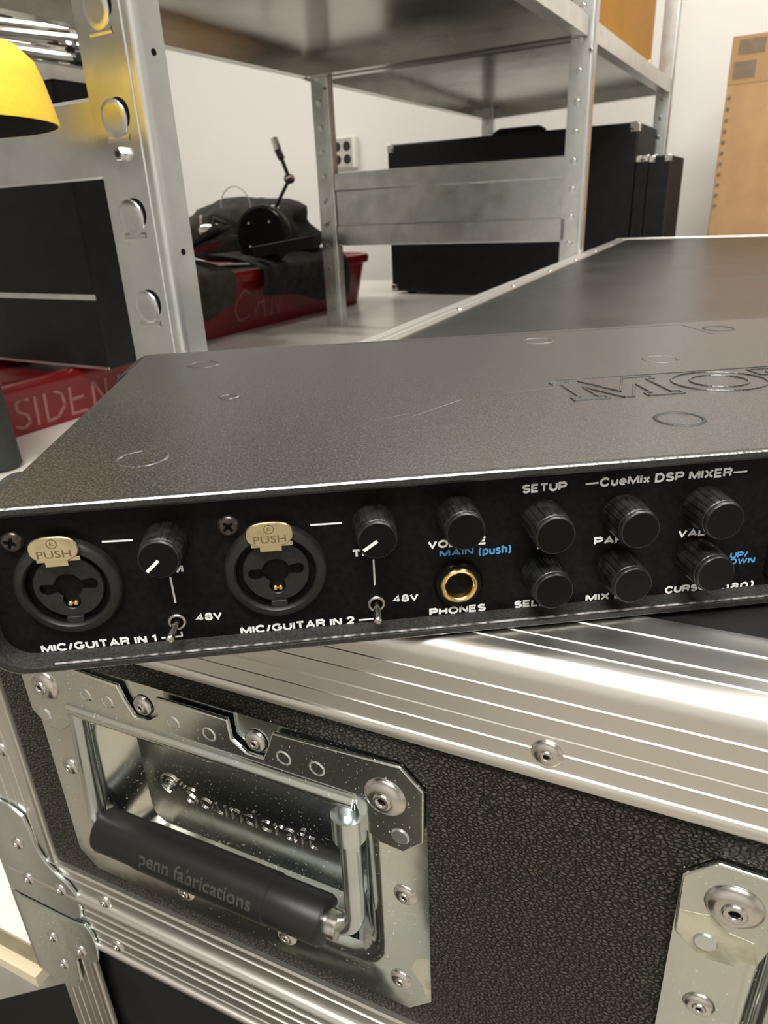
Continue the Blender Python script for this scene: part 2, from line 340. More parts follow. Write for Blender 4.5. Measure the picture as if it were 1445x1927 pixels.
for i, (x, y, lx, ly, pw) in enumerate(LAMPS):
    t = thing('ceiling_light', F_SH, (x, y, CEIL), 'white rectangular ceiling light panel above the storage room, outside the picture', 'ceiling light', 'ceiling light panels')
    MB().box(-lx / 2 - 20, lx / 2 + 20, -ly / 2 - 20, ly / 2 + 20, -40, 0).build('lamp_housing', M['ceil'], t)
    MB().box(-lx / 2, lx / 2, -ly / 2, ly / 2, -46, -40).build('diffuser', M['lamp'], t)
    ld = bpy.data.lights.new('panel_light', 'AREA'); ld.shape = 'RECTANGLE'; ld.size = lx / 1000; ld.size_y = ly / 1000
    ld.energy = pw; ld.color = (1.0, 0.975, 0.925)
    lo = bpy.data.objects.new('panel_light', ld); COL.objects.link(lo)
    lo.matrix_world = F_SH @ Matrix.Translation((x / 1000, y / 1000, (CEIL - 52) / 1000))

# ================================================================== SHELVING (shelf frame, mm, z relative to the eye)
SLAB = -265
def _tab():
    """a tongue pushed out of the flange: proud and curled at its top, flush at its foot"""
    n = 28; f = lambda z: 0.2 + 1.3 * max(0, min(1, (z + 5) / 9)) ** 1.2
    L = []
    for r_, dz in ((7.3, 0.0), (7.1, .35), (4.2, .55), (1.2, .6)):
        L.append([(r_ * math.cos(2 * PI * k / n), -(f(r_ * math.sin(2 * PI * k / n)) + dz * .6), r_ * math.sin(2 * PI * k / n)) for k in range(n)])
    L.insert(0, [(7.3 * math.cos(2 * PI * k / n), .2, 7.3 * math.sin(2 * PI * k / n)) for k in range(n)])
    mb = MB().loft(L, False, True)
    mb.loft([[(x_, -.05 - .35 * math.sin(PI * j / 5), -6.2 - 2.6 * j / 5) for x_ in (-6.4, -3, 0, 3, 6.4)] for j in range(6)], False, False, closed=False)
    return mb.mesh('tab', M['galv'], 50)
tab_me = _tab()
slot_me = None
def _slot():
    mb = MB(); P = []; n = 10
    for k in range(n + 1):
        a = math.radians(-25 + 115 * k / n); P.append((7.4 * math.cos(a), 7.4 * math.sin(a)))
    for k in range(n, -1, -1):
        a = math.radians(-25 + 115 * k / n); q = 7.4 + 1.5 * math.sin(PI * k / n); P.append((q * math.cos(a), q * math.sin(a)))
    return mb.prism(P, -0.25, 0.3).mesh('slot', M['hole'])
slot_me = _slot()
def post(x, y, z0, z1, label, pitch=50, zoff=0, w=43, d=24, group='galvanised shelving posts', tabs=(-240, 340), big=.8):
    """x = left edge of the front flange, y = front plane"""
    t = thing('shelf_post', F_SH, (x, y, z0), label, 'shelf post', group)
    R = 5; P = [(0, 1.6), (0, 0)]
    for k in range(7):
        a = math.radians(-90 + 90 * k / 6); P.append((w - R + R * math.cos(a), R + R * math.sin(a)))
    P += [(w, d), (w - 1.6, d), (w - 1.6, R)]
    for k in range(6, -1, -1):
        a = math.radians(-90 + 90 * k / 6); P.append((w - R + (R - 1.6) * math.cos(a), R + (R - 1.6) * math.sin(a)))
    MB().prism(P, 0, z1 - z0, 'xy').build('upright', M['galv'], t)
    # folded crease down the flange
    MB().tube([(w * 0.80, 0.2, 2), (w * 0.80, 0.2, z1 - z0 - 2)], 0.9, 6).build('crease', M['galv'], t)
    z = tabs[0] + zoff
    while z < min(tabs[1], z1):
        if z > z0 + 12:
            tb = place('tab', tab_me, t, loc=(w * 0.42, 0, z - z0)); tb.scale = (big,) * 3
            place('slot', slot_me, tb)
        z += pitch
    for zz in (-130, -18, 80, 170):
        if z0 < zz < z1:
            MB().lathe([(1.7, 0.2), (1.7, -0.2)], o=(w + 0.05, d * 0.55, zz - z0), axis='x', n=14).build('hole', M['hole'], t)
    return t
# near post
pn = post(-354, 307, SLAB, 420, 'broad galvanised shelving post nearest the camera, left of the audio interface', pitch=49.5, zoff=-0.5, d=19, tabs=(-196, 420), big=1.3)
def bolt(parent, x, y, z, r=4.6):
    b = MB().lathe([(r, 0), (r, -3.2), (r * 0.85, -3.8)], o=(x, y, z), n=6).build('bolt', M['rivet'], parent, smooth=0)
    MB().lathe([(r * 0.5, -3.7), (r * 0.45, -4.0)], o=(x, y, z), n=12).build('bolt_recess', M['screw'], b)
bolt(pn, 19, 0, 33.7 - SLAB, 3.8)
# posts of the far unit
p2 = post(-1013, 1502, SLAB, 900, 'galvanised shelving post with its foot on the white shelf, beside the wall outlet', zoff=13)
p3 = post(-430, 1502, SLAB, 900, 'galvanised shelving post in front of the black amplifier case', zoff=9)
p4 = post(-437, 2430, SLAB, 900, 'far galvanised shelving post right of the amplifier, by the two thin black cases', zoff=0)
p5 = post(-1045, 2600, SLAB, 900, 'rear galvanised shelving post almost hidden behind the amplifier case', zoff=0)
p6 = post(-1045, 340, SLAB, 900, 'galvanised shelving post at the far left, outside the picture', zoff=0)
for p_, xx in ((p2, 20), (p3, 20)): bolt(p_, 38, 0, 250 - SLAB, 4)

def shelf(quad, z0, z1, label, group='grey steel shelf panels', lipr=26):
    """quad: (x,y) corners near-left, near-right, far-right, far-left"""
    t = thing('steel_shelf', F_SH, (quad[0][0], quad[0][1], 0), label, 'shelf', group)
    q = [(x - quad[0][0], y - quad[0][1]) for x, y in quad]
    MB().prism(q, z1 - 1.5, z1, 'xy').build('shelf_board', M['galv2'], t)
    for i in range(4):
        a, b = Vector(q[i]), Vector(q[(i + 1) % 4]); c = sum((Vector(p) for p in q), Vector((0, 0))) / 4
        d = (b - a).normalized(); n = Vector((-d.y, d.x)); n = n if n.dot(c - a) > 0 else -n
        P = [tuple(a), tuple(b), tuple(b + n * 1.5), tuple(a + n * 1.5)]
        mb = MB().prism(P, z0, z1 - 1.5, 'xy')
        Q = [tuple(a + n * 1.5 + d * lipr * .4), tuple(b + n * 1.5 - d * lipr * .4), tuple(b + n * lipr - d * lipr), tuple(a + n * lipr + d * lipr)]
        mb.prism(Q, z0, z0 + 1.5, 'xy')
        mb.build('shelf_lip', M['lip'] if i == 1 else M['galv2'], t)
    return t
s1_ = shelf([(-1028, 340), (-398, 340), (-398, 1499), (-1028, 1499)], 272, 304, 'empty looking grey steel shelf overhead, nearest the camera, seen from below')
s2_ = shelf([(-1028, 1503), (-398, 1503), (-398, 2446), (-1045, 2636)], 270, 304, 'grey steel shelf over the black amplifier case carrying the amber wooden cabinet')

def side_beam(x0, x1, y, zs, label, parent_name='side_beam'):
    t = thing(parent_name, F_SH, (x0, y, 0), label, 'shelf beam', 'galvanised side beams')
    w = x1 - x0
    MB().loft([[(0, *p) for p in zs], [(w, *p) for p in zs]]).build('beam_panel', M['galv'], t, smooth=20)
    return t
# closed cross-sections (y, z)
bp = [(0, 81), (-9, 79), (-10, 44), (-3, 41), (-3, -31), (-10, -34), (-10, -74), (0, -77), (2, -77), (2, 81)]
side_beam(-967, -423, 1512, bp, 'wide folded galvanised cross beam in front of the black amplifier case')
bp1 = [(0, 64), (-2, 62), (-2, 24), (0, 23), (4, 23), (4, 64)]
side_beam(-960, -350, 314, bp1, 'galvanised cross beam fixed to the nearest post, behind the yellow lamp shade')
side_beam(-990, -430, 2445, bp, 'far galvanised cross beam hidden behind the amplifier case')

# the white shelf everything stands on (case frame)
def CF(x, y, z): return (x, y, z)
t = thing('white_shelf', F_CASE, (0, 0, 0), 'glossy white shelf surface under the posts, the red shells and the amplifier case', 'shelf')
ZS = SLAB + 96.5
MB().box(-2300, -266, 165, 2560, ZS - 28, ZS).build('shelf_board', M['white'], t, bevel=1)
for lx, ly in ((-2240, 230), (-330, 230), (-2240, 2500), (-330, 2500)):
    MB().box(lx, lx + 40, ly, ly + 40, -1153.5, ZS - 28).build('leg', M['galv2'], t)

# ------------------------------------------------------------------ back-left shelf with stands on it
t = thing('shelf_unit', F_SH, (-1102, 300, 0), 'low grey steel shelf far left carrying folded chrome stands', 'shelf')
MB().box(-420, 0, 60, 690, 236, 240).build('shelf_board', M['galv2'], t)
MB().box(-4, 0, 60, 690, 214, 240).build('shelf_lip', M['lip'], t)
MB().box(-420, -2, 686, 690, 214, 240).build('shelf_lip', M['galv2'], t)
for lx, ly in ((-418, 62), (-40, 62), (-418, 652), (-40, 652)):
    MB().box(lx, lx + 36, ly, ly + 34, SLAB, 214).build('leg', M['galv'], t)
for k, (ox, oy, oz, rz, lab) in enumerate([(-1118, 900, 250, 90, 'folded chrome drum stand lying nearest the front edge of the far left shelf'),
                                     (-1180, 890, 250, 90, 'folded chrome drum stand lying behind another stand on the far left shelf'),
                                     (-1240, 880, 250, 90, 'folded black drum stand lying deepest on the far left shelf')]):
    t = thing('folded_stand', F_SH, (ox, oy, oz), lab, 'drum stand', 'folded stands on the left shelf', rz)
    mm = M['chrome'] if k < 2 else M['blackmetal']
    MB().tube([(-170, 0, 0), (170, 0, 6)], 9).build('tube', mm, t)
    MB().tube([(-165, 16, 20), (60, 22, 26)], 6).build('leg', mm, t)
    MB().tube([(-160, -14, 14), (110, -20, 34)], 6).build('leg', mm, t)
    MB().tube([(-165, 4, 30), (150, 4, 52)], 6).build('leg', mm, t)
    MB().lathe([(14, -12), (16, 0), (14, 12)], o=(60, 0, 8), axis='x', n=16).build('collar', M['blackmetal'], t)
    MB().tube([(60, 0, 14), (60, 0, 44)], 5).build('wing_bolt', mm, t)

t = thing('black_case', F_SH, (-1470, 560, 240), 'black case behind the folded stands on the far left shelf', 'case')
MB().box(0, 180, 0, 425, 0.5, 150).build('body', M['tolex'], t, bevel=3)
MB().box(180, 182, 0, 425, 70, 76).build('edge_strip', M['blackmetal'], t)
# ------------------------------------------------------------------ black case on red shell (left)
def red_shell(x0, x1, y0, y1, z0, z1, lab, words, tx0, tx1, tz0, tz1, r=60, lip=12, slope=14):
    t = thing('red_shell', F_SH, (x1, y0, z0), lab, 'red shell', 'red moulded shells on the white shelf')
    H = z1 - z0; L = []
    for zz, off in ((0, -slope), (2, -slope), (H - 26, 0), (H - 22, lip), (H - 8, lip + 3), (H, lip - 2), (H, lip - 14), (H - 12, -14)):
        L.append([(p[0] - x1, p[1] - y0, zz) for p in rr(x0 - off, x1 + off, y0 - off, y1 + off, max(8, r + off), 8)])
    MB().loft(L).build('shell', M['red'], t, smooth=50)
    mb = MB()
    for wd, a, b in words:
        stroke(mb, [(a + (b - a) * u, tz0 + (tz1 - tz0) * v) for u, v in wd], 4.2, -0.6, 0.6)
    # words lie on the +x side, following its slope
    mb.v = [(q[1] + .5 - slope * (1 - (q[2] - z0) / max(1, H - 26)), q[0] - y0, q[2] - z0) for q in mb.v]
    mb.build('chalk_lettering', M['chalk'], t)
    return t
S_ = [(1, .9), (.6, 1), (.2, .85), (.25, .6), (.8, .4), (.9, .15), (.5, 0), (0, .12)]
I_ = [(.5, 1), (.5, 0)]
D_ = [(.1, 1), (.1, 0), (.6, .05), (1, .4), (.9, .8), (.5, 1), (0, 1)]
E1 = [(1, 1), (.1, 1), (.1, 0), (1, 0)]; E2 = [(.1, .5), (.85, .52)]
N_ = [(.1, 0), (.1, 1), (.9, 0), (.9, 1)]
T1_ = [(0, 1), (1, 1)]; C_ = [(1, .85), (.6, 1), (.15, .75), (0, .4), (.3, .05), (.8, .05), (1, .15)]
A_ = [(0, 0), (.5, 1), (1, 0)]; H1 = [(.1, 1), (.1, 0)]; H2 = [(.1, .5), (.9, .5)]; H3 = [(.9, 1), (.9, 0)]
red_shell(-1095, -888, 380, 790, SLAB, -192, 'red moulded shell with SIDEN chalked on it, under the long black case',
    [(S_, 548, 572), (I_, 578, 586), (D_, 594, 628), (E1, 636, 664), (E2, 636, 664), (N_, 676, 706), (T1_, 716, 740), (I_, 716, 740)], 0, 0, -256, -214, r=30, slope=4, lip=3)
red_shell(-1560, -1150, 1130, 2010, SLAB, -122, 'long red moulded shell under dark cloths, CA chalked on its side, behind the posts',
    [(C_, 1330, 1385), (A_, 1405, 1450), (H2, 1410, 1446), (N_, 1470, 1510)], 0, 0, -238, -166, r=120, slope=26, lip=14)
t = thing('black_case', F_SH, (-812, 655, -190), 'long matte black case with a pale edge strip, lying across the lettered red shell', 'case')
MB().box(-280, 0, 0, 100, 0.5, 350).build('body', M['tolex'], t, bevel=3)
MB().box(-280, 0, -3, -0.2, 94, 101).build('edge_strip', M['lip'], t)
MB().box(-280, 0, -2, -0.2, 0.5, 3.5).build('edge_strip', M['alu'], t)

# leaning sleeve at the left border
t = thing('padded_pole', F_SH, (-790, 455, SLAB), 'dark padded pole leaning at the left border, standing on the white shelf', 'pole')
MB().lathe([(20, 0), (24, 4), (24, 12), (25, 330), (23, 470)], axis='z', n=28).xform(Matrix.Rotation(math.radians(-3.2), 4, 'Y') @ Matrix.Rotation(math.radians(0), 4, 'X')).build('sleeve', M['pole'], t)
MB().lathe([(10, 470), (10, 520)], axis='z', n=20).xform(Matrix.Rotation(math.radians(-3.2), 4, 'Y')).build('pole', M['blackmetal'], t)

# yellow lamp shade clamped to the near beam
t = thing('clamp_lamp', F_SH, (-384, 230, 46), 'yellow bell shaped lamp shade with black lining hanging at upper left', 'lamp')
pr = [(14, 38), (30, 37.6), (42, 36), (50, 33.5), (55.5, 28), (58, 20), (60, 10), (61.6, 1), (61.6, 0), (60.6, 0)]
sh = MB().lathe(pr, axis='z', n=64, c0=True, c1=False).build('lamp_shade', M['yellow'], t, smooth=50)
MB().lathe([(60.6, 0), (59, 10), (57, 20), (54.5, 27), (49, 32), (41, 34.5), (10, 36)], axis='z', n=64, c0=False, c1=True).build('lining', M['dark'], sh, smooth=50)
MB().lathe([(12, 36), (15, 38), (15, 58), (10, 62)], axis='z', n=24).build('socket', M['blackmetal'], t)
MB().tube([(0, 0, 60), (-50, 30, 66), (-92, 72, 40), (-92, 80, 12)], 4).build('arm', M['blackmetal'], t)
MB().box(-100, -84, 76, 90, -8, 14).build('clamp', M['blackmetal'], t, bevel=1)

# ------------------------------------------------------------------ cloth heap, pad, boom, cables on the long red shell
def blob(c, r, amp, fr, seed, flat=1.0, lo=None):
    import bmesh
    bm = bmesh.new(); bmesh.ops.create_icosphere(bm, subdivisions=4, radius=1)
    for v in bm.verts:
        n = v.co.normalized(); k = 1 + amp * noise.noise(n * fr + Vector((seed, seed * 2, 0))) + amp * .4 * noise.noise(n * fr * 2.7 + Vector((0, seed, 3)))
        p = Vector((n.x * r[0] * k, n.y * r[1] * k, n.z * r[2] * k))
        if lo is not None and p.z < lo: p.z = lo + (p.z - lo) * 0.05
        v.co = p
    mb = MB(); mb.v = [tuple(v.co) for v in bm.verts]; mb.f = [[v.index for v in f.verts] for f in bm.faces]; mb.m = [0] * len(mb.f); bm.free()
    return mb
RT = -122
t = thing('cloth_bag', F_SH, (-1360, 1660, -52), 'slumped charcoal cloth bag heaped on the long red shell', 'bag')
blob(0, (205, 150, 96), 0.22, 1.6, 3, lo=-66).build('bag_body', M['cloth'], t, smooth=80)
def drape(cols, rows, fn, th=3.0):
    mb = MB(); top = [[Vector(fn(i / (cols - 1), j / (rows - 1))) for i in range(cols)] for j in range(rows)]
    v = []; 
    for j in range(rows):
        for i in range(cols):
            a = top[j][min(i + 1, cols - 1)] - top[j][max(i - 1, 0)]; b = top[min(j + 1, rows - 1)][i] - top[max(j - 1, 0)][i]
            n = a.cross(b); n = n.normalized() if n.length else Vector((0, 0, 1)); v.append((top[j][i], n))
    V = [p + n * th / 2 for p, n in v] + [p - n * th / 2 for p, n in v]; N = cols * rows; F = []
    for j in range(rows - 1):
        for i in range(cols - 1):
            a = j * cols + i; q = (a, a + 1, a + cols + 1, a + cols); F.append(q); F.append(tuple(k + N for k in q[::-1]))
    for i in range(cols - 1):
        for a, b in ((i, i + 1), ((rows - 1) * cols + i + 1, (rows - 1) * cols + i)): F.append((b, a, a + N, b + N))
    for j in range(rows - 1):
        for a, b in ((j * cols, (j + 1) * cols), ((j + 2) * cols - 1, (j + 1) * cols - 1)): F.append((a, b, b + N, a + N))
    return mb.add(V, F)
def drape_fn(x0, y0, y1, ztop, zl, zr, seed):
    # u along y, v from the top of the shell over its lip and down
    def fn(u, v):
        y = y0 + (y1 - y0) * u; zb = zl + (zr - zl) * u + 16 * noise.noise(Vector((u * 4, seed, 0)))
        if v < 0.4:
            k = v / 0.4; x = -140 + 165 * k; z = ztop + 34 - 30 * k * k
        else:
            k = (v - 0.4) / 0.6; x = 25 + 7 * math.sin(k * PI) - 8 * k; z = ztop + 4 + (zb - ztop) * k
        w = 9 * noise.noise(Vector((u * 6 + seed, v * 2.0, seed))) * (0.4 + v)
        return (x0 + x + max(-4, w), y + 8 * noise.noise(Vector((v * 3, seed, u))), z)
    return fn
mb = drape(30, 22, drape_fn(0, -60, 330, 0, -60, -122, 2.2)); t = thing('dark_cloth', F_SH, (-1150 + 6, 1450, RT), 'charcoal cloth hanging over the right end of the long red shell, left of the post', 'cloth', 'cloths over the red shell')
mb.build('folded_cloth', M['cloth'], t, smooth=80)
mb = drape(30, 22, drape_fn(0, 0, 230, 0, -128, -66, 5.1)); t = thing('grey_cloth', F_SH, (-1150 + 6, 1060, RT), 'grey felt cloth hanging beside the nearest post over the red shell', 'cloth', 'cloths over the red shell')
mb.build('folded_cloth', M['cloth2'], t, smooth=80)
t = thing('round_pad', F_SH, (-1178, 1478, -46), 'round glossy black pad tilted up between the cloths', 'drum pad')
RM = Matrix.Rotation(math.radians(14), 4, 'Z') @ Matrix.Rotation(math.radians(-12), 4, 'X')
MB().lathe([(54, 34), (70, 30), (72, 8), (69, 0)], n=40).xform(RM).build('rim', M['black_matte'], t)
MB().lathe([(66, 0), (62, -5), (36, -7), (0.5, -7)], n=40).xform(RM).build('pad_face', M['black_gloss'], t)
for a in (0.8, 2.4, 4.0, 5.4):
    MB().lathe([(3.5, -7), (3, -10)], o=(38 * math.cos(a), 0, 38 * math.sin(a)), n=10).xform(RM).build('screw', M['rivet'], t)
t = thing('case_bar', F_SH, (-1120, 1420, -92), 'black square bar lying across the cloths towards the post', 'bar')
MB().box(-40, 140, 0, 26, 0, 26).xform(Matrix.Rotation(math.radians(-7), 4, 'Y')).build('bar_body', M['tolex'], t, bevel=2)
t = thing('folded_bracket', F_SH, (-1185, 1270, -62), 'flat grey metal brackets stacked beside the nearest post', 'bracket')
MB().box(-70, 60, 0, 60, 0, 9).xform(Matrix.Rotation(math.radians(-12), 4, 'Y')).build('bracket_plate', M['blackmetal'], t, bevel=1)
MB().box(-60, 70, -20, 40, 12, 18).xform(Matrix.Rotation(math.radians(-22), 4, 'Y')).build('bracket_plate', M['cloth2'], t, bevel=1)
t = thing('chrome_clamp', F_SH, (-1262, 1380, -30), 'small chrome clamp with wing bolts beside the nearest post', 'clamp')
MB().tube([(-30, 0, -40), (0, 0, 0), (40, 0, 8)], 8).build('clamp_body', M['chrome'], t)
MB().lathe([(13, -16), (16, 0), (13, 16)], o=(0, 0, 0), axis='x', n=16).build('collar', M['chrome'], t)
MB().tube([(20, -14, -30), (34, -8, 26), (60, -4, 14)], 4.5).build('wing_bolt', M['blackmetal'], t)
MB().tube([(-18, 0, 8), (-10, -4, 34)], 4).build('wing_bolt', M['chrome'], t)
def arc(c, r, a0, a1, n=24, sy=0): return [(c[0] + r * math.cos(math.radians(a0 + (a1 - a0) * k / n)), c[1] + sy * k / n, c[2] + r * 1.0 * math.sin(math.radians(a0 + (a1 - a0) * k / n))) for k in range(n + 1)]
t = thing('thin_cable', F_SH, (-1318, 1560, 30), 'thin pale cable looping up above the cloth bag against the white wall', 'cable')
MB().tube(arc((0, 0, -10), 50, -20, 200), 1.5, 6).build('cable_loop', M['outlet'], t)
t = thing('boom_arm', F_SH, (-1200, 1560, -6), 'thin jointed boom arm with bright tip rising from the cloth bag', 'boom arm')
MB().tube([(0, 0, -50), (4, 0, 10)], 6).build('rod', M['blackmetal'], t)
MB().tube([(4, 0, 10), (64, 0, 84)], 4.5).build('rod', M['blackmetal'], t)
MB().tube([(64, 0, 84), (46, 0, 130)], 5).build('rod', M['blackmetal'], t)
MB().tube([(46, 0, 130), (36, 0, 150)], 9).build('rod', M['blackmetal'], t)
MB().tube([(36, 0, 150), (28, 0, 176)], 10).build('chrome_tip', M['chrome'], t)
MB().lathe([(10, -9), (12, 0), (10, 9)], o=(64, 0, 84), n=16).build('joint', M['blackmetal'], t)
MB().tube([(64, -10, 84), (84, -14, 88)], 5).build('wing_bolt', M['chrome'], t)
MB().lathe([(12, -10), (14, 0), (12, 10)], o=(6, 0, 14), n=16).build('joint', M['chrome'], t)
MB().tube([(6, -10, 6), (44, -12, -4)], 4).build('wing_bolt', M['blackmetal'], t)

# ------------------------------------------------------------------ amplifier case and the thin cases
def corner_cap(parent, x, y, z, sx, sz, s=22):
    mb = MB()
    mb.box(min(x, x + sx * s), max(x, x + sx * s), y - 1.2, y + 0.3, min(z, z + sz * s * .6), max(z, z + sz * s * .6))
    mb.box(min(x, x + sx * s * .6), max(x, x + sx * s * .6), y - 1.3, y + 0.3, min(z, z + sz * s), max(z, z + sz * s))
    mb.box(min(x - sx * 1.2, x), max(x - sx * 1.2, x), y, y + s, min(z, z + sz * s), max(z, z + sz * s))
    mb.box(min(x - sx * 1.2, x + sx * s), max(x - sx * 1.2, x + sx * s), y, y + s, min(z, z + sz * 1.2 * -1), max(z, z - sz * 1.2))
    o = mb.build('corner_cap', M['chrome'], parent, bevel=0.6)
    MB().lathe([(3.4, -1.2), (2.4, -3)], o=(x + sx * s * .8, y, z + sz * s * .9), n=12).build('corner_screw', M['rivet'], o)
t = thing('amplifier_case', F_SH, (-1180, 2152, SLAB), 'large black amplifier case with metal corners standing behind the folded cross beam', 'case')
MB().box(0, 758, 0, 270, 9, 447).build('cabinet', M['tolex'], t, bevel=4)
for x_, z_, sx, sz in ((0, 447, 1, -1), (758, 447, -1, -1), (0, 9, 1, 1), (758, 9, -1, 1)): corner_cap(t, x_, 0, z_, sx, sz)
MB().box(330, 470, 60, 110, 447, 455).build('handle', M['black_matte'], t, bevel=2)
MB().tube([(322, 84, 452), (340, 84, 462), (460, 84, 462), (478, 84, 452)], 8).build('handle_strap', M['rubber'], t)
for x_ in (60, 700):
    for y_ in (30, 230):
        MB().lathe([(14, 0), (16, 4), (16, 10)], o=(x_, y_, 0), axis='z', n=16).build('foot', M['rubber'], t)
for k, (x0, x1, y0, z1, lab) in enumerate([(-418, -388, 2140, 100, 'thin black case squeezed upright beside the amplifier case'), (-382, -330, 2125, 97, 'second thin black case from the amplifier, at the edge of the white wall')]):
    t = thing('thin_case', F_SH, (x0, y0, ZF), lab, 'case', 'thin upright black cases')
    w = x1 - x0; h = z1 - ZF
    MB().box(0, w, 0, 240, 0, h).build('cabinet', M['tolex'], t, bevel=1.5)
    MB().box(w - 3, w + 1.2, -1.2, 2.5, 20, h - 12).build('edge_strip', M['blackmetal'], t)
    corner_cap(t, 0, 0, h, 1, -1, 14); corner_cap(t, w, 0, h, -1, -1, 14)
    MB().lathe([(3, -0.2), (2.2, -2.4)], o=(w * .5, 0, h - 210 - 60 * k), n=12).build('rivet', M['chrome'], t)
t = thing('wall_outlet', F_SH, (-1792, 2900, 229), 'grey wall outlet with four round sockets left of the amplifier case', 'outlet')
MB().box(-60, 60, -34, -0.5, -60, 60).build('outlet_box', M['white'], t, bevel=3)
MB().box(-56, 48, -38, -34, -56, 56).build('cover_plate', M['outlet'], t, bevel=2)
for sx in (-26, 24):
    for sz in (-26, 24):
        MB().lathe([(19, -38.2), (19, -36)], o=(sx, 0, sz), n=24).build('socket', M['dark'], t)
# amber wooden cabinet on the upper shelf
t = thing('wooden_cabinet', F_SH, (-425, 1560, 304), 'amber varnished wooden cabinet standing on the upper steel shelf', 'cabinet')
MB().box(-420, 0, 0, 690, 1, 520).build('cabinet_body', M['amber'], t, bevel=4)
MB().box(-6, 2, 664, 692, 1, 26).build('corner_cap', M['gold'], t, bevel=2)
# cardboard boxes right
t = thing('cardboard_box', F_SH, (-236, 2300, -240), 'tall brown cardboard box with printed tape at its top, against the white wall', 'box')
MB().box(0, 560, 0, 380, 0, 606).build('box_body', M['card'], t, bevel=2)
MB().box(-0.6, 560.6, -0.8, -0.1, 500, 606.6).build('packing_tape', M['tape'], t)
MB().box(10, 62, -1.6, -0.9, 512, 550).build('printed_stamp', M['cardd'], t)
MB().box(16, 78, -1.6, -0.9, 566, 598).build('printed_stamp', M['cardd'], t)
for k in range(11):
    MB().lathe([(1, -0.2), (5, -1.4), (1, -2.0)], o=(9, 0, 470 - k * 26), n=10).build('perforation', M['cardd'], t)
t = thing('cardboard_box', F_SH, (-250, 2290, ZF), 'plain cardboard box on the floor under the tall one, hidden behind the black case', 'box')
MB().box(0, 600, 0, 400, 0, -240 - ZF).build('box_body', M['card'], t, bevel=2)

# ------------------------------------------------------------------ low left corner: boards, strap, tube (case frame)
t = thing('low_rack', F_CASE, (0, 0, 0), 'white board over a cream board with steel strap, left of the flight case', 'rack')
MB().box(-760, -291, 12, 150, -279, -263.6).build('white_board', M['white'], t)
MB().box(-760, -291, 11, 12, -279, -264).build('board_edge', M['edge'], t)
MB().box(-760, -291, 6, 150, -289, -281).build('cream_board', M['cream'], t)
MB().loft([[(x, 33 + dy, z - 0.83 * (-341 - x) + o_) for dy, o_ in ((0, 0), (4, 0), (4, -44), (0, -44))] for x, z in ((-760, -317), (-300, -317))]).build('steel_strap', M['lip'], t)
MB().box(-760, -740, 60, 100, -1153.5, -289).build('leg', M['blackmetal'], t)
MB().box(-330, -306, 100, 140, -1153.5, -289).build('leg', M['dark'], t)
MB().box(-760, -290, 148, 152, -1153, -290).build('back_board', M['dark'], t)  # black sheet standing in for the shade below the boards
t = thing('card_tube', F_CASE, (-420, 330, -640), 'dull brown round tube end in the dark below the steel strap', 'tube')
MB().lathe([(52, 0), (52, 300)], n=40).build('tube_body', M['brown'], t)
MB().box(-80, 80, 20, 280, -513.5, -52).build('tube_stand', M['dark'], t)

# ================================================================== FLIGHT CASE (case frame, mm, z = 0 at the lid's top)
CX0, CX1, CL = -262, 217, 1900
case = thing('flight_case', F_CASE, (0, 0, 0), 'long black leatherette flight case with ribbed aluminium edges under the audio interface', 'flight case')
def edge_profile():
    """(a, b): a = inwards along the top, b = down the front"""
    P = [(29.6, 0.9), (29.3, -0.15), (27.6, -0.15), (26.9, 0)]
    for a in (21.2, 12.2, 7.6):
        P += [(a + .34, 0), (a + .14, -0.22), (a - .14, -0.22), (a - .34, 0)]
    R = 5.0
    for k in range(1, 9):
        t_ = math.radians(90 * k / 9); P.append((R - R * math.sin(t_), R - R * math.cos(t_)))
    P.append((0, R))
    for b in (8.9, 14.3):
        P += [(0, b - .34), (-0.30, b - .14), (-0.30, b + .14), (0, b + .34)]
    P += [(0, 19.2), (.3, 19.25), (.3, 19.5), (.02, 19.9)]
    P += [(0, 24.3 - .34), (-0.30, 24.3 - .14), (-0.30, 24.3 + .14), (0, 24.3 + .34)]
    P += [(0, 29.2)]
    for k in range(7):
        t_ = math.radians(180 * k / 6); P.append((-.9 * math.sin(t_), 31.3 - 2.0 * math.cos(t_)))
    P += [(1.9, 33.3), (1.9, 1.9), (29.6, 1.9)]
    return P
EP = edge_profile()
def extr(name, f0, f1, mt=None, parent=case):
    return MB().loft([[f0(a, b) for a, b in EP], [f1(a, b) for a, b in EP]]).build(name, mt or M['alu'], parent, smooth=32)
extr('edge_extrusion', lambda a, b: (CX0, a, -b), lambda a, b: (CX1, a, -b))
extr('edge_extrusion', lambda a, b: (CX0 + a, 0.4, -b), lambda a, b: (CX0 + a, CL, -b), M['aluy'])
extr('edge_extrusion', lambda a, b: (CX1 - a, 0.4, -b), lambda a, b: (CX1 - a, CL, -b), M['aluy'])
extr('edge_extrusion', lambda a, b: (CX0 + 1, CL - a, -b), lambda a, b: (CX1 - 1, CL - a, -b))
# upright edges of the lid
extr('edge_extrusion', lambda a, b: (CX0 + b, a, -33), lambda a, b: (CX0 + b, a, -157))
extr('edge_extrusion', lambda a, b: (CX1 - b, a, -33), lambda a, b: (CX1 - b, a, -157))
# upright edges of the base
for sx in (1, -1):
    e = CX0 + 4 if sx == 1 else CX1 - 4
    extr('edge_extrusion', lambda a, b: (e + sx * b, a + .5, -204), lambda a, b: (e + sx * b, a + .5, -419))
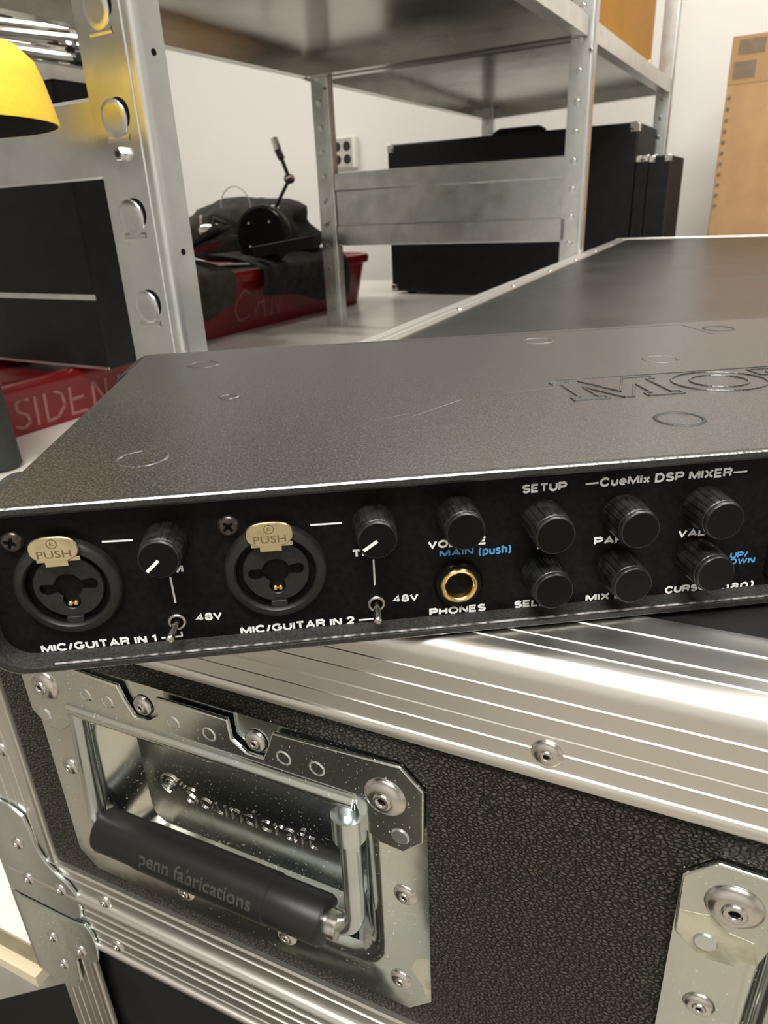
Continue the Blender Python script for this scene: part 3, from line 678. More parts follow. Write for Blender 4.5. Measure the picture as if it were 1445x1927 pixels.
# tongue-and-groove band between lid and base
def band_profile():
    P = [(1.9, -156.6), (-0.3, -156.6), (-0.8, -157.6), (-0.3, -158.8), (0, -159)]
    for b in (-163.5,): P += [(0, b + .5), (-.45, b + .25), (-.45, b - .25), (0, b - .5)]
    P += [(0, -170.5)]
    for k in range(9):
        t_ = PI * k / 8; P.append((-2.4 * math.sin(t_), -174 + 3.2 * math.cos(t_)))
    P += [(0, -177.6)]
    for b in (-181.5, -187, -192.5): P += [(0, b + .5), (-.45, b + .25), (-.45, b - .25), (0, b - .5)]
    P += [(0, -198), (0.4, -198.3), (0.4, -199), (0, -199.3), (-.2, -202)]
    for k in range(7):
        t_ = PI * k / 6; P.append((-.3 - 1.2 * math.sin(t_), -203.8 + 1.7 * math.cos(t_)))
    return P + [(1.9, -205.6)]
BP = band_profile()
MB().loft([[(CX0, y, z) for y, z in BP], [(CX1, y, z) for y, z in BP]]).build('closure_band', M['alu'], case, smooth=32)
MB().loft([[(CX0 + y, 1, z) for y, z in BP], [(CX0 + y, CL, z) for y, z in BP]]).build('closure_band', M['aluy'], case, smooth=32)
# panels: lid top, fronts with openings for the dishes, sides, base
HC = (-132.0, 87.5)                                   # handle centres
mb = MB(); zs = [-32, -52, -138, -158]; xs = [CX0 + 31]
for c in HC: xs += [c - 66, c + 66]
xs.append(CX1 - 31)
for i in range(len(xs) - 1):
    for j in range(3):
        if j == 1 and i in (1, 3): continue
        mb.box(xs[i], xs[i + 1], 1.4, 8, zs[j + 1], zs[j])
mb.build('front_panel', M['leather'], case, smooth=0)
MB().box(CX0 + 30, CX1 - 30, 6, 12, -419, -204).build('base_front_panel', M['tolex'], case, smooth=0)  # near-black instead of leather: shade below the band put into the colour
MB().box(CX0 + 29, CX1 - 29, 29, CL - 29, -6, -1.3).build('lid_top_panel', M['lam'], case, smooth=0)
MB().box(CX0 + 1.5, CX0 + 7, 31, CL - 4, -157, -33).build('side_panel', M['leather'], case, smooth=0)
MB().box(CX1 - 7, CX1 - 1.5, 31, CL - 4, -157, -33).build('side_panel', M['leather'], case, smooth=0)
MB().box(CX0 + 5, CX0 + 10, 34, CL - 4, -419, -205).build('base_side_panel', M['leather'], case, smooth=0)
MB().box(CX1 - 10, CX1 - 5, 34, CL - 4, -419, -158).build('base_side_panel', M['leather'], case, smooth=0)
MB().box(CX0 + 2, CX1 - 2, CL - 8, CL - 2, -419, -33).build('back_panel', M['leather'], case, smooth=0)
MB().box(CX0 + 8, CX1 - 8, 8, CL - 8, -420, -412).build('base_panel', M['leather'], case, smooth=0)
# rivets
def rivet_mesh(r, h, washer=False):
    pr = [(0.3, -h * .35), (r * .17, -h * .38), (r * .18, -h * .8), (r * .23, -h * .97), (r * .38, -h), (r * .42, -h * .9), (r * .44, -h * .72), (r * .62, -h * .70), (r * .82, -h * .52), (r * .96, -h * .22), (r, 0), (r, .3)]
    mb = MB().lathe(pr, n=28, c0=True, c1=True)
    me = mb.mesh('rivet', [M['rivet'], M['screw']], 60)
    for p in me.polygons:
        c = p.center
        if math.hypot(c.x, c.z) * 1000 < r * .19: p.material_index = 1
    return me
RV = rivet_mesh(3.9, 1.7); RVL = rivet_mesh(6.4, 2.6); RVS = rivet_mesh(3.4, 1.6)
for x_, z_ in ((-23, -24.6), (-241, -24.6), (195, -24.6)): place('rivet', RV, case, loc=(x_, -0.2, z_))
for x_, z_ in ((-203.5, -168.5), (-203.6, -196.5), (-60, -168.5), (60, -168.5), (158, -168.5), (158, -196.5), (-240.7, -98)):
    place('rivet', RVS, case, loc=(x_, -0.1, z_))
for k in range(9): 
    o = place('rivet', RVS, case, loc=(CX0 + 24.6, 140 + 210 * k, 0.1)); o.rotation_euler = (-PI / 2, 0, 0)
# corner brackets at the joint
def bracket(poly, rivs, side, mt, name='corner_bracket', bend=None):
    mb = MB(); mb.prism(poly, -2.0, -0.4, 'xz')
    mb.loft(side)
    o = mb.build(name, mt, case, bevel=0.5, smooth=40)
    for x_, z_ in rivs: place('rivet', RVS, o, loc=(x_, -2.0, z_))
    return o
def wrap(z0, z1, out=11):
    L = []
    for z in (z0, (z0 * 3 + z1) / 4, (z0 + z1) / 2, (z0 + 3 * z1) / 4, z1):
        L.append([(CX0 + 2, -2, z), (CX0 - 6, -1.4, z), (CX0 - out + 1, 1.5, z), (CX0 - out, 6, z), (CX0 - out, 60, z), (CX0 - out + 1.6, 60, z), (CX0 - out + 1.6, 6, z), (CX0 - 6, 1, z), (CX0 + 2, -.4, z)])
    return L
bracket([(-262, -128), (-245.3, -129.5), (-239.0, -132.7), (-237.5, -139), (-237, -149), (-233.7, -156.7), (-228.8, -161.6), (-222.6, -165.2), (-219.2, -170.8), (-218.8, -178), (-220.5, -186), (-226, -189), (-262, -189)],
        [(-248.5, -152), (-249.5, -174.2), (-228.4, -171)], wrap(-128, -189, 8), M['plate2'])
bracket([(-262, -191), (-226, -191), (-219.5, -189.5), (-216.5, -195), (-215.9, -204), (-217.7, -212.8), (-222.5, -217.5), (-229.5, -217.5), (-234.4, -222.4), (-235.5, -236.8), (-240.8, -246.5), (-252, -249.3), (-262, -248)],
        [(-246.5, -212), (-228, -211), (-245, -230.5)], wrap(-191, -248, 12), M['plate'])
bracket([(217, -128), (200, -129.5), (194, -132.7), (192.5, -149), (188, -157), (178, -165.2), (174, -171), (174, -178), (181, -189), (217, -189)][::-1],
        [(203.5, -152), (204.5, -174.2), (183.4, -171)], [[(x_ + 479 + 2 * (CX0 - x_), y_, z_) for x_, y_, z_ in l] for l in wrap(-128, -189, 8)], M['plate2'])

# ---- recessed handle: plate, dish, hinge strip, bail, grip, rivets, embossed words (x measured from the handle centre)
def star_loop(poly, c, angs):
    """intersect rays from c with a star-shaped polygon"""
    out = []
    for a in angs:
        d = (math.cos(a), math.sin(a)); best = None
        for i in range(len(poly)):
            p, q = poly[i], poly[(i + 1) % len(poly)]
            ex, ez = q[0] - p[0], q[1] - p[1]; den = d[0] * ez - d[1] * ex
            if abs(den) < 1e-9: continue
            t_ = ((p[0] - c[0]) * ez - (p[1] - c[1]) * ex) / den; u = ((p[0] - c[0]) * d[1] - (p[1] - c[1]) * d[0]) / den
            if t_ > 0 and -1e-6 <= u <= 1 + 1e-6 and (best is None or t_ < best): best = t_
        out.append((c[0] + d[0] * best, c[1] + d[1] * best))
    return out
def handle(cx, first=None):
    zc = -94.0; c = (0, zc)
    outer = [(-77.4, -48), (-70.5, -41.2), (70.5, -41.2), (77.4, -48), (77.4, -139.5), (69.5, -147.6), (-69.5, -147.6), (-77.4, -139.5)]
    rim = rr(-61.5, 63, -131.5, -56, 9, 5); op = rr(-58.5, 60, -128.5, -59, 8, 5); wall = rr(-55, 57, -125, -62, 8, 5); bot = rr(-44, 50, -121, -68, 7, 5)
    angs = sorted(set([round(math.atan2(p[1] - zc, p[0]), 6) for p in outer] + [round(-PI + 2 * PI * k / 96, 6) for k in range(96)]))
    Ls = [(outer, 1.4), (outer, 0), (rr(-65.5, 67, -135.5, -52, 11, 5), 0), (rim, -1.1), (op, -1.2), (wall, 0.6), (bot, 12), ]
    loops = [xz(star_loop(P, c, angs), y) for P, y in Ls]
    pl = MB().loft(loops, c0=False, c1=True).build('handle_plate', M['plate'], case, smooth=38)
    pl.location.x = cx / 1000
    # hinge strip with knockouts, riveted along the top edge
    half = [(29, -42.4), (71, -40.6), (77.6, -47.3), (77.2, -66), (71, -72.2), (63.5, -71.5), (58.5, -68), (56, -58.4)]
    top = [(-30, -42.4), (-28, -48), (-25, -53.5), (-19, -53.5), (-14.5, -50), (-14, -42.5), (14, -42.5), (14.5, -50), (19.5, -53.5), (25.5, -53.5), (28, -48), (30, -42.4)]
    poly = top + half[1:] + [(-q[0], q[1]) for q in half[::-1][:-1]]
    hs = MB().prism(poly, -2.6, -1.1, 'xz').build('hinge_strip', M['plate'], pl, bevel=0.45, smooth=40)
    if not first:
        MB().prism([(-76.8, -58.5), (-70, -57.2), (-66, -60.8), (-60.5, -61.5), (-58.8, -67.8), (-63.5, -71.2), (-71, -71.9), (-76.7, -65.8)], -2.66, -2.55, 'xz').build('corrosion_patch', M['corr'], pl, smooth=0)
    else:
        MB().prism([(77.1, -119), (72.5, -121), (70.8, -127), (74.5, -133), (75.8, -139), (77.1, -139)], -.05, .02, 'xz').build('corrosion_patch', M['corr'], pl, smooth=0)
    mb = MB()
    mb.loft([[(x_, -1.1 - 3.4 * math.sin(PI * k / 10), -59 + 3.6 * math.cos(PI * k / 10)) for k in range(11)] for x_ in (-56, 56)])
    mb.build('hinge_barrel', M['plate'], pl, smooth=60)
    mb = MB()
    for kx in (-46, -36, -8, 6, 33.2, 44.5):
        for (ra, rb) in ((2.7, 2.2),):
            n = 28; L0 = [(kx + ra * math.cos(2 * PI * k / n), -2.62, -50.6 + ra * math.sin(2 * PI * k / n)) for k in range(n)]; L1 = [(kx + rb * math.cos(2 * PI * k / n), -2.9, -50.6 + rb * math.sin(2 * PI * k / n)) for k in range(n)]
            L2 = [(kx + (rb - .25) * math.cos(2 * PI * k / n), -2.62, -50.6 + (rb - .25) * math.sin(2 * PI * k / n)) for k in range(n)]
            mb.loft([L0, L1, L2], False, False)
    mb.build('knockout_ring', M['plate'], pl, smooth=60)
    MB().lathe([(2.9, -2.55), (2.4, -3.1)], o=(70.2, 0, -66.2), n=24).build('spot_weld', M['plate2'], pl)
    MB().lathe([(2.9, -2.55), (2.4, -3.1)], o=(-70.2, 0, -66.2), n=24).build('spot_weld', M['plate2'], pl)
    for x_, z_, me, y_ in ((-66, -52, RVL, -2.6), (66, -53, RVL, -2.6), (-22.3, -49.6, RV, -.6), (22.2, -49.6, RV, -.6), (-68.4, -92.4, RV, 0), (69.8, -93.2, RV, 0), (-67.1, -133.8, RV, 0),
                       (67, -134.4, RV, 0), (-22.2, -138, RV, 0), (22.8, -138, RV, 0)):
        place('rivet', me, pl, loc=(x_, y_, z_))
    # bail and grip
    gz, gy = -112.5, -5.0
    def rod(s):
        p = [(s * 53, -1.5, -60), (s * 53.5, -2.5, -80), (s * 54, -3.6, gz + 8)]
        for k in range(1, 7):
            a = math.radians(90 * k / 6); p.append((s * (54 - 7 * (1 - math.cos(a))), -4.2, gz + 8 - 8 * math.sin(a)))
        return p + [(s * 40, gy, gz)]
    for s in (-1, 1):
        rp = rod(s) if s > 0 else [(x_ - 1, y_, z_) for x_, y_, z_ in rod(s)]
        MB().tube(rp, 3.3, 16).build('handle_bail', M['plate2'], pl, smooth=60)
    MB().lathe([(4.6, 43), (4.6, 48.5)], o=(0, gy, gz), axis='x', n=24).build('bail_bush', M['nickel'], pl)
    MB().tube([(54, -3.2, -63), (54, -3.2, -72)], 5.2, 16).build('bail_socket', M['plate2'], pl)
    g = 7.9
    MB().lathe([(g - 1.2, -52), (g, -50.8), (g, -32), (g + .35, -31.6), (g + .35, 23.6), (g, 24), (g, 43), (g - .6, 44), (g - 3, 44.2)], o=(0, gy, gz), axis='x', n=40).build('grip', M['rubber'], pl, smooth=40)
    if first:
        tm = text_mb('penn fabrications', -27, 20, -3.0, 3.2, 0, 0.5, 0.01)
        tm.v = [(x_, gy - (g + .35 - .2 - (y_ * .9)) * math.cos((z_ + 3.4) / (g + .4)) , gz + (g + .5) * math.sin((z_ + 3.4) / (g + .4))) for x_, y_, z_ in tm.v]
        tm.build('grip_lettering', M['rubl'], pl, smooth=0)
        tm = text_mb('Soundcraft', -24.5, 31, -105.0, -97.2, 11.9, 0.45, -0.012)
        tm.build('dish_lettering', M['rivet'], pl, smooth=0)
        mb = MB()
        for rr_, a0, a1 in ((4.6, 40, 260), (2.4, 10, 250), (1.0, 0, 360)):
            mb.tube([(-31.5 + rr_ * math.cos(math.radians(a0 + (a1 - a0) * k / 16)), 11.7, -98.5 + rr_ * math.sin(math.radians(a0 + (a1 - a0) * k / 16))) for k in range(17)], 0.3, 6)
        for k in range(5): mb.lathe([(.5, 11.2), (.4, 11.9)], o=(-29.5 + k * 1.5, 0, -96 - k * 1.1 + 1.5), n=8)
        mb.build('dish_emblem', M['rivet'], pl, smooth=60)
        for x_, z_ in ((-20, -86), (2, -82), (24, -86), (34, -84)):
            MB().lathe([(1.5, 11.2), (1.2, 12)], o=(x_, 0, z_ + 8), n=12).build('dimple', M['plate'], pl)
    return pl
handle(HC[0], True); handle(HC[1])

# dark box added out of view, so the handle plate mirrors something dark
for k, (x_, y_, w_, d_, h_, lab) in enumerate([(-660, -820, 330, 560, 520, 'low black road case on the floor in front, outside the picture')]):
    t = thing('road_case', F_CASE, (x_, y_, -1153.5), lab, 'road case', 'road cases on the floor in front')
    MB().box(0, w_, 0, d_, 0, h_).build('body', M['leather'], t, smooth=0)
    for ex_ in (0, w_ - 24): MB().box(ex_, ex_ + 24, d_, d_ + 2, 0, h_ + 2).build('edge_strip', M['alu'], t)
# table below the case
t = thing('black_table', F_CASE, (0, 0, 0), 'black table carrying the flight case, below the picture', 'table')
MB().box(-258, 213, 4, 1880, -445, -420).build('table_top', M['dark'], t)
for lx in (-250, 175):
    for ly in (20, 1820): MB().box(lx, lx + 30, ly, ly + 30, -1153.5, -445).build('leg', M['blackmetal'], t)

# ================================================================== AUDIO INTERFACE (its own frame, mm: x along the front, y into the case, z up from -42)
dev = thing('audio_interface', F_DEV, (0, 0, 0), 'black audio interface with two input sockets, knobs and white lettering, on the flight case', 'audio interface')
H = 42.0; DX0, DX1 = -92.8, 343
def bez(y, ins, r): return xz(rr(DX0 + ins, DX1 - ins, -H + ins, -ins, max(1.2, r - ins), 10), y)
mb = MB(); mb.loft([bez(24, 3, 8.5), bez(24, 0.5, 8.5), bez(23.5, 0, 8.5), bez(0.6, 0, 8.5)], True, False, 0)
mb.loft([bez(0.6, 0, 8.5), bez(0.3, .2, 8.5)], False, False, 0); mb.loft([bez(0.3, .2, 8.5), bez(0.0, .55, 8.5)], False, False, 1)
mb.loft([bez(0.0, .55, 8.5), bez(-0.05, 1.7, 10), bez(0.3, 2.3, 10), bez(4.1, 3.4, 10)], False, False, 0)
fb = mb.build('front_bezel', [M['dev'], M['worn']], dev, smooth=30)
mb = MB()
# pale line along the lower inner edge of the bezel
mb.tube([(x_, 0.1, -H + 2.45) for x_ in (-78, 0, 120, 330)], 0.28, 6); mb.build('worn_edge_line', M['wornlow'], fb)
MB().loft([bez(141, 3, 10), bez(141, .5, 10), bez(141.5, 0, 10), bez(172, 0, 10), bez(173, 1, 10)]).build('rear_bezel', M['dev'], dev, smooth=30)
mb = MB().box(-84.6, DX1 - 8, 23, 142, -H + 1, -0.02)
mb.build('chassis', M['devtop'], dev, bevel=1.2)
# top skin: one sheet over bezels and body so the lid reads as one surface
mb = MB(); TP = [(-84, 0.9), (DX1 - 9, 0.9), (DX1 - 9, 171.5), (-84, 171.5)]
mb.prism(TP, -0.02, 0.05, 'xy')
mb.build('top_cover', M['devtop'], dev)
mb = MB()
mb.prism([(-2, 168.2), (154.6, 166.4), (154.9, 166.8), (-2, 168.7)], 0.04, 0.09, 'xy')
mb.prism([(154.5, 166.8), (155.1, 166.8), (155.4, 139.7), (154.8, 139.7)], 0.04, 0.09, 'xy')
mb.build('cover_seam', M['groove'], dev)
mb = MB()
for a, b, w_ in (((4.2, 39), (31, 62), .35), ((40, 64), (62, 69), .2), ((-2, 43), (12, 50), .2)):
    d = Vector((b[0] - a[0], b[1] - a[1])).normalized(); n = Vector((-d.y, d.x)) * w_ / 2
    mb.prism([(a[0], a[1]), (b[0] + n.x, b[1] + n.y), (b[0] - n.x, b[1] - n.y)], 0.045, 0.075, 'xy')
mb.build('scratch', M['scratch'], dev)
# stacking dimples
for x_, y_, r_, s_ in ((-56.8, 26.8, 6.2, 1), (81.8, 27, 6.2, 0), (-56, 142, 6.2, 1), (82, 148.5, 6.2, 1), (164, 151, 6.2, 0), (-41, 85, 3.0, 1), (112, 99, 6, 1)):
    n = 40; mb = MB()
    h = 0.32 if s_ else 0.42
    mb.loft([[(x_ + q * math.cos(2 * PI * k / n), y_ + q * math.sin(2 * PI * k / n), z_) for k in range(n)] for q, z_ in ((r_ + .5, 0.04), (r_ + .1, h), (r_ - .3, h), (r_ - .7, 0.06))], False, False)
    mb.build('pressed_dimple', M['dev'] if not s_ else M['devtop'], dev, smooth=60)
# pressed logo letters on the cover: raised outlines
def outline(pts, closed=True):
    mb = MB(); P = [(p[0], p[1], 0.1) for p in pts] + ([(pts[0][0], pts[0][1], 0.1)] if closed else [])
    # mitred ridge
    for a, b in zip(P[:-1], P[1:]):
        mb.tube([a, b], 0.42, 6)
    return mb
lx0, ly0, lh = 62.5, 51.5, 23.0
def letter(polys, x0, w):
    mb = MB()
    for poly in polys:
        q = outline([(x0 + p[0] * w, ly0 + p[1] * lh) for p in poly]); mb.add(q.v, q.f)
    return mb
Mp = [(0, 0), (.36, 0), (.36, .14), (.28, .14), (.28, .66), (.52, 0), (.62, 0), (.86, .66), (.86, .14), (.78, .14), (.78, 0), (1.16, 0), (1.16, .14), (1.07, .14), (1.07, .86), (1.16, .86), (1.16, 1), (.84, 1), (.58, .3), (.32, 1), (0, 1), (0, .86), (.09, .86), (.09, .14), (0, .14)]
Tp = [(.25, 0), (.75, 0), (.75, .14), (.63, .14), (.63, .84), (.84, .84), (.84, .68), (1, .68), (1, 1), (0, 1), (0, .68), (.16, .68), (.16, .84), (.37, .84), (.37, .14), (.25, .14)]
Up = [(0, 1), (0, .86), (.1, .86), (.1, .35), (.2, .1), (.5, 0), (.8, .1), (.9, .35), (.9, .86), (1, .86), (1, 1), (.6, 1), (.6, .86), (.68, .86), (.68, .38), (.5, .2), (.32, .38), (.32, .86), (.4, .86), (.4, 1)]
letter([Mp], 62.5, 29).build('logo_letter', M['devtop'], dev)
el = lambda a, b: [(.5 + a * math.cos(2 * PI * k / 36), .5 + b * math.sin(2 * PI * k / 36)) for k in range(36)]
letter([el(.5, .54), el(.3, .34)], 99, 29).build('logo_letter', M['devtop'], dev)
letter([Tp], 130, 26).build('logo_letter', M['devtop'], dev)
letter([Up], 158, 28).build('logo_letter', M['devtop'], dev)
mb = MB(); mb.tube([(62, 77.5, .1), (190, 77.5, .1)], .25, 6); mb.build('logo_line', M['devtop'], dev)
mb = MB(); mb.add(outline([(122 + 2.2 * math.cos(k * PI / 8), 46 + 2.2 * math.sin(k * PI / 8)) for k in range(16)]).v, outline([(122 + 2.2 * math.cos(k * PI / 8), 46 + 2.2 * math.sin(k * PI / 8)) for k in range(16)]).f)
mb.build('logo_mark', M['groove'], dev)
# front panel
MB().prism(rr(DX0 + 3.2, DX1 - 3.2, -H + 3.2, -3.2, 7, 8), 4.0, 6, 'xz').build('front_panel', M['face'], dev, smooth=0)
FY = 4.0
# lettering
TXT = [('MIC/GUITAR IN 1', -82.0, -55.4, -38.7, -36.5), ('MIC/GUITAR IN 2', -35.6, -8.0, -38.8, -36.6), ('TRIM', -54.6, -46.4, -20.7, -18.6), ('TRIM', -7.6, .6, -20.7, -18.6),
       ('48V', -45.5, -39.3, -34.0, -31.9), ('48V', 1.6, 7.9, -33.9, -31.8), ('PHONES', 10.5, 24.7, -38.6, -36.5), ('VOLUME', 10.4, 24.5, -20.1, -18.0),
       ('SETUP', 32.7, 43.4, -7.8, -5.6), ('CueMix DSP MIXER', 51.3, 83.9, -7.7, -5.4), ('PARAM', 51.2, 64.6, -22.9, -20.8), ('VALUE', 72.4, 84.2, -22.9, -20.8),
       ('SELECT', 31.9, 45.2, -38.7, -36.6), ('MIX BUS', 50.3, 65.0, -38.7, -36.6), ('CURSOR', 71.1, 84.5, -38.6, -36.5), ('(pan)', 84.6, 95.0, -39.2, -36.7), ('PAGE', 37.0, 43.6, -22.9, -20.8)]
for s_, x0, x1, z0, z1 in TXT:
    sign(s_, x0, x1, z0, z1, FY, .52).build('panel_lettering', M['ink'], dev, smooth=0)
for s_, x0, x1, z0, z1 in (('MAIN', 13.2, 21.4, -22.5, -20.6), ('(push)', 22.6, 30.7, -23.0, -20.6), ('UP/', 87.1, 91.8, -30.1, -28.3), ('DOWN', 85.0, 94.0, -31.9, -30.1)):
    sign(s_, x0, x1, z0, z1, FY, .42).build('panel_lettering', M['blue'], dev, smooth=0, label='blue lettering')
def line(x0, z0, x1, z1, w=0.42):
    mb = MB(); d = Vector((x1 - x0, z1 - z0)).normalized(); n = Vector((-d.y, d.x)) * w / 2
    mb.prism([(x0 + n.x, z0 + n.y), (x0 - n.x, z0 - n.y), (x1 - n.x, z1 - n.y), (x1 + n.x, z1 + n.y)], FY - .05, FY, 'xz')
    return mb.build('panel_line', M['ink'], dev, smooth=0)
line(-62.9, -11.3, -56.2, -11.5); line(-16.6, -11.4, -9.4, -11.5)
line(-49.6, -21.6, -49.5, -28.4); line(-2.6, -21.6, -2.6, -28.5)
line(-54.2, -37.7, -49.3, -37.7); line(-49.4, -37.7, -49.4, -36.4); line(-7.0, -37.9, -2.1, -37.9); line(-2.2, -37.9, -2.2, -36.6)
line(47.9, -6.7, 51.0, -6.6); line(84.2, -6.7, 87.6, -6.7)

# ---- combination jacks
def jack(cx, cz):
    j = MB().lathe([(11.9, 4.2), (11.7, 2.6), (11.0, 1.9), (9.6, 1.5), (9.2, 1.9), (9.1, 2.6)], o=(cx, 0, cz), n=56, c0=False, c1=False).build('combo_jack', M['black_matte'], dev, smooth=40)
    MB().lathe([(9.1, 2.6), (9.0, 12.5), (.5, 12.5)], o=(cx, 0, cz), n=40, c0=False).build('jack_floor', M['hole'], j)
    c = (cx, cz); A = [2 * PI * k / 72 for k in range(72)]
    def op(a):
        x_, z_ = math.cos(a), math.sin(a); r = 3.1 if z_ > -.1 else 2.9
        for ang, R, hw in ((4, 6.4, 1.45), (184, 6.4, 1.45), (270, 5.6, 1.9)):
            d = (a - math.radians(ang) + PI) % (2 * PI) - PI
            if abs(d) < PI / 2:
                q = R - hw; s = q * math.sin(abs(d))
                if s < hw: r = max(r, q * math.cos(d) + math.sqrt(hw * hw - s * s))
        return r
    L = [[(cx + 7.75 * math.cos(a), 12, cz + 7.75 * math.sin(a)) for a in A], [(cx + 7.75 * math.cos(a), 3.2, cz + 7.75 * math.sin(a)) for a in A],
         [(cx + 7.5 * math.cos(a), 2.9, cz + 7.5 * math.sin(a)) for a in A], [(cx + (op(a) + .25) * math.cos(a), 2.9, cz + (op(a) + .25) * math.sin(a)) for a in A],
         [(cx + op(a) * math.cos(a), 3.2, cz + op(a) * math.sin(a)) for a in A]]
    MB().loft([[(cx + op(a) * math.cos(a), yy, cz + op(a) * math.sin(a)) for a in A] for yy in (3.2, 10)], False, True).build('insert_bore', M['hole'], j)
    ins = MB().loft(L, False, False).build('jack_insert', M['black_matte'], j, smooth=35)
    MB().box(cx - 1.9, cx + 1.9, 2.2, 3.6, cz - 10.4, cz - 7.4).build('key_rib', M['black_matte'], j, bevel=.2)
    for s in (-.62, .62):
        MB().lathe([(.4, 3.0), (.62, 3.3), (.62, 9)], o=(cx + s, 0, cz - 4.5), n=12).build('contact', M['gold'], j, label='gold contact')
    text_mb('NEUTRIK', cx - 5.2, cx + 5.2, cz + 3.9, cz + 4.8, 2.9, 0.04, 0).build('insert_lettering', M['dev'], j, smooth=0)
    # push tab
    tb = MB(); T_ = Matrix.Translation((cx - .4, 1.0, cz + 10.6))
    oval = []
    for k in range(40):
        a = 2 * PI * k / 40; n_ = 2.6; ca, sa = math.cos(a), math.sin(a)
        oval.append((5.3 * math.copysign(abs(ca) ** (2 / n_), ca), 3.0 * math.copysign(abs(sa) ** (2 / n_), sa)))
    tb.loft([[(p[0] * .97, .55, p[1] * .96) for p in oval], [(p[0], .2, p[1]) for p in oval], [(p[0], -.25, p[1]) for p in oval], [(p[0] * .96, -.5, p[1] * .94) for p in oval]])
    tb.box(-2.4, 2.4, -.2, .4, -4.2, -2.6); tb.box(-4.4, 4.9, .5, .9, -3.4, -2.4)
    tb.xform(T_).build('push_tab', M['brass'], j, smooth=30, label='brass push tab')
    tx = text_mb('PUSH', -3.6, 3.6, -2.0, -.2, -.5, .05, 0.0).xform(T_)
    mb = tx
    n = 24
    ring = MB().loft([[(q * math.cos(2 * PI * k / n), -.56, 1.35 + q * math.sin(2 * PI * k / n)) for k in range(n)] for q in (1.15, .97)], False, False)
    ring.tube([(-.3, -.55, 1.0), (-.3, -.55, 1.8), (.4, -.55, 1.6), (-.3, -.55, 1.35), (.4, -.55, 1.0)], .1, 5)
    ring.xform(T_); mb.add(ring.v, ring.f)
    mb.build('push_lettering', M['brassink'], j, smooth=0)
    return j
# three levels only: the tab and its lettering both hang from the jack
jack(-71.9, -21.3); jack(-25.4, -22.0)
def screw(x_, z_, rot):
    s = MB().lathe([(.3, 3.2), (1.2, 2.9), (2.3, 3.2), (2.7, 4.0)], o=(x_, 0, z_), n=28).build('panel_screw', M['screw'], dev, smooth=60)
    q = MB()
    for a in (rot, rot + 90):
        R_ = Matrix.Translation((x_, 0, z_)) @ Matrix.Rotation(math.radians(a), 4, 'Y')
        b = MB().box(-1.35, 1.35, 2.8, 3.4, -.3, .3).xform(R_); q.add(b.v, b.f)
    q.build('screw_recess', M['hole'], s, smooth=0)
screw(-81.8, -9.5, 20); screw(-34.9, -9.8, 50)
# ---- knobs
def knob(x_, z_, r, ptr=None):
    n = 144; L = []
    def ring(y, rad, flute):
        out = []
        for k in range(n):
            a = 2 * PI * k / n; f = abs(math.sin(a * 9)); q = rad - flute * (1 if f < .34 else 0) * .22
            out.append((x_ + q * math.cos(a), y, z_ + q * math.sin(a)))
        return out
    L = [ring(4.0, r * 1.09, 1), ring(3.6, r * 1.1, 1), ring(-3.9, r * 1.02, 1), ring(-4.15, r * 1.0, 0), ring(-4.3, r * .965, 0), ring(-4.6, r * .965, 0), ring(-4.75, r * 1.0, 0), ring(-5.1, r * .995, 0), ring(-5.5, r * .93, 0), ring(-5.52, r * .9, 0)]
    k_ = MB().loft(L).build('knob', M['black_knob'], dev, smooth=40)
    MB().lathe([(r * .9, -5.45), (r * .9, -5.56), (r * .4, -5.58)], o=(x_, 0, z_), n=48).build('knob_cap', M['black_gloss'], k_)
    if ptr:
        a = math.radians(ptr); d = Vector((math.cos(a), math.sin(a))); nn = Vector((-d.y, d.x)) * .36
        P = [(x_ + d.x * s + nn.x * q, z_ + d.y * s + nn.y * q) for s, q in ((.1, 1), (.1, -1), (r * .84, -1), (r * .84, 1))]
        MB().prism(P, -5.66, -5.5, 'xz').build('pointer', M['ptr'], k_, smooth=0, label='white pointer line')
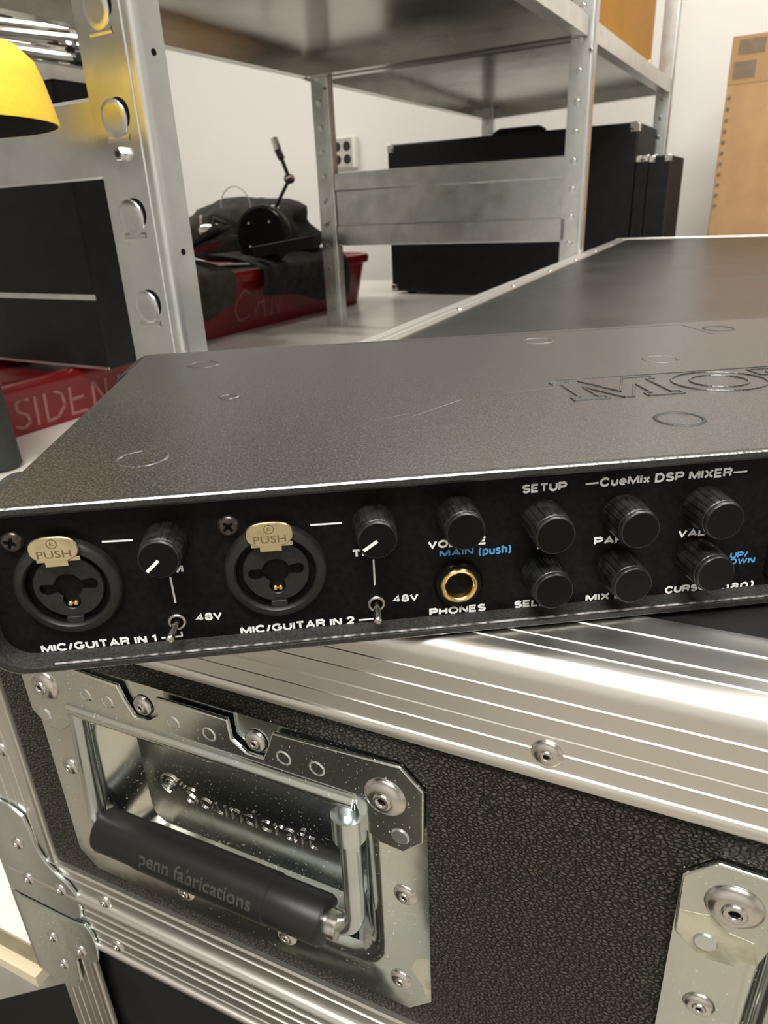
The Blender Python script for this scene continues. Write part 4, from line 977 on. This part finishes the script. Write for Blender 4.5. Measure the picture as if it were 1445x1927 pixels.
for x_, z_, r_, p_ in ((-49, -12.4, 4.5, 222), (-2.2, -12.2, 4.5, 214), (17.4, -11.9, 4.55, None), (38.0, -14.8, 4.7, None), (38.5, -29.2, 4.7, None), (57.8, -15.2, 4.75, None),
                     (57.6, -29.6, 4.75, None), (77.9, -14.8, 4.8, None), (77.9, -28.6, 4.8, None)): knob(x_, z_, r_, p_)
# ---- toggles
for x_, z_, tx, tz in ((-49.6, -32.9, -1.1, -1.4), (-2.5, -33.0, -.2, -1.6)):
    tg = MB().lathe([(2.1, 4), (2.1, 2.6), (1.9, 2.4), (1.5, 2.5), (1.4, 4)], o=(x_, 0, z_), n=28, c0=False, c1=False).build('toggle_switch', M['nickel'], dev, smooth=35)
    MB().lathe([(1.6, 3.6), (1.6, 3.9)], o=(x_, 0, z_), n=20).build('switch_well', M['hole'], tg)
    MB().tube([(x_, 3.4, z_), (x_ + tx * .6, 0.5, z_ + tz * .5), (x_ + tx, -1.8, z_ + tz), (x_ + tx * 1.05, -2.4, z_ + tz * 1.1), (x_ + tx * 1.1, -2.8, z_ + tz * 1.15)], [.6, .85, 1.05, .95, .4], 16).build('toggle_lever', M['nickel'], tg, smooth=60)
# ---- phones socket
ph = MB().lathe([(6.0, 4.1), (6.0, 3.2), (5.5, 2.6), (4.6, 2.5)], o=(17.7, 0, -29.9), n=48, c0=False, c1=False).build('phones_socket', M['black_gloss'], dev, smooth=40)
MB().lathe([(4.7, 3.2), (4.6, 2.2), (4.2, 1.9), (3.6, 2.1), (3.3, 2.8), (3.2, 12)], o=(17.7, 0, -29.9), n=48, c0=False, c1=False).build('gold_ring', M['gold'], ph, smooth=50, label='gold ring')
MB().lathe([(3.2, 9), (3.2, 9.5)], o=(17.7, 0, -29.9), n=24).build('socket_floor', M['hole'], ph)
MB().box(16.6, 17.2, 6, 8.9, -31.4, -28.8).build('contact', M['gold'], ph)
# ---- display window (its left edge just enters the picture)
dw = MB().loft([xz(rr(96.8, 205, -36.6, -6.5, 2, 5), 4.0), xz(rr(97.2, 204.6, -36.2, -6.9, 1.8, 5), 3.0), xz(rr(98.2, 203.6, -35.2, -7.9, 1.5, 5), 3.0), xz(rr(98.6, 203.2, -34.8, -8.3, 1.4, 5), 3.6)], False, True).build('display_window', M['black_gloss'], dev, smooth=35)
SC.render.film_transparent = False
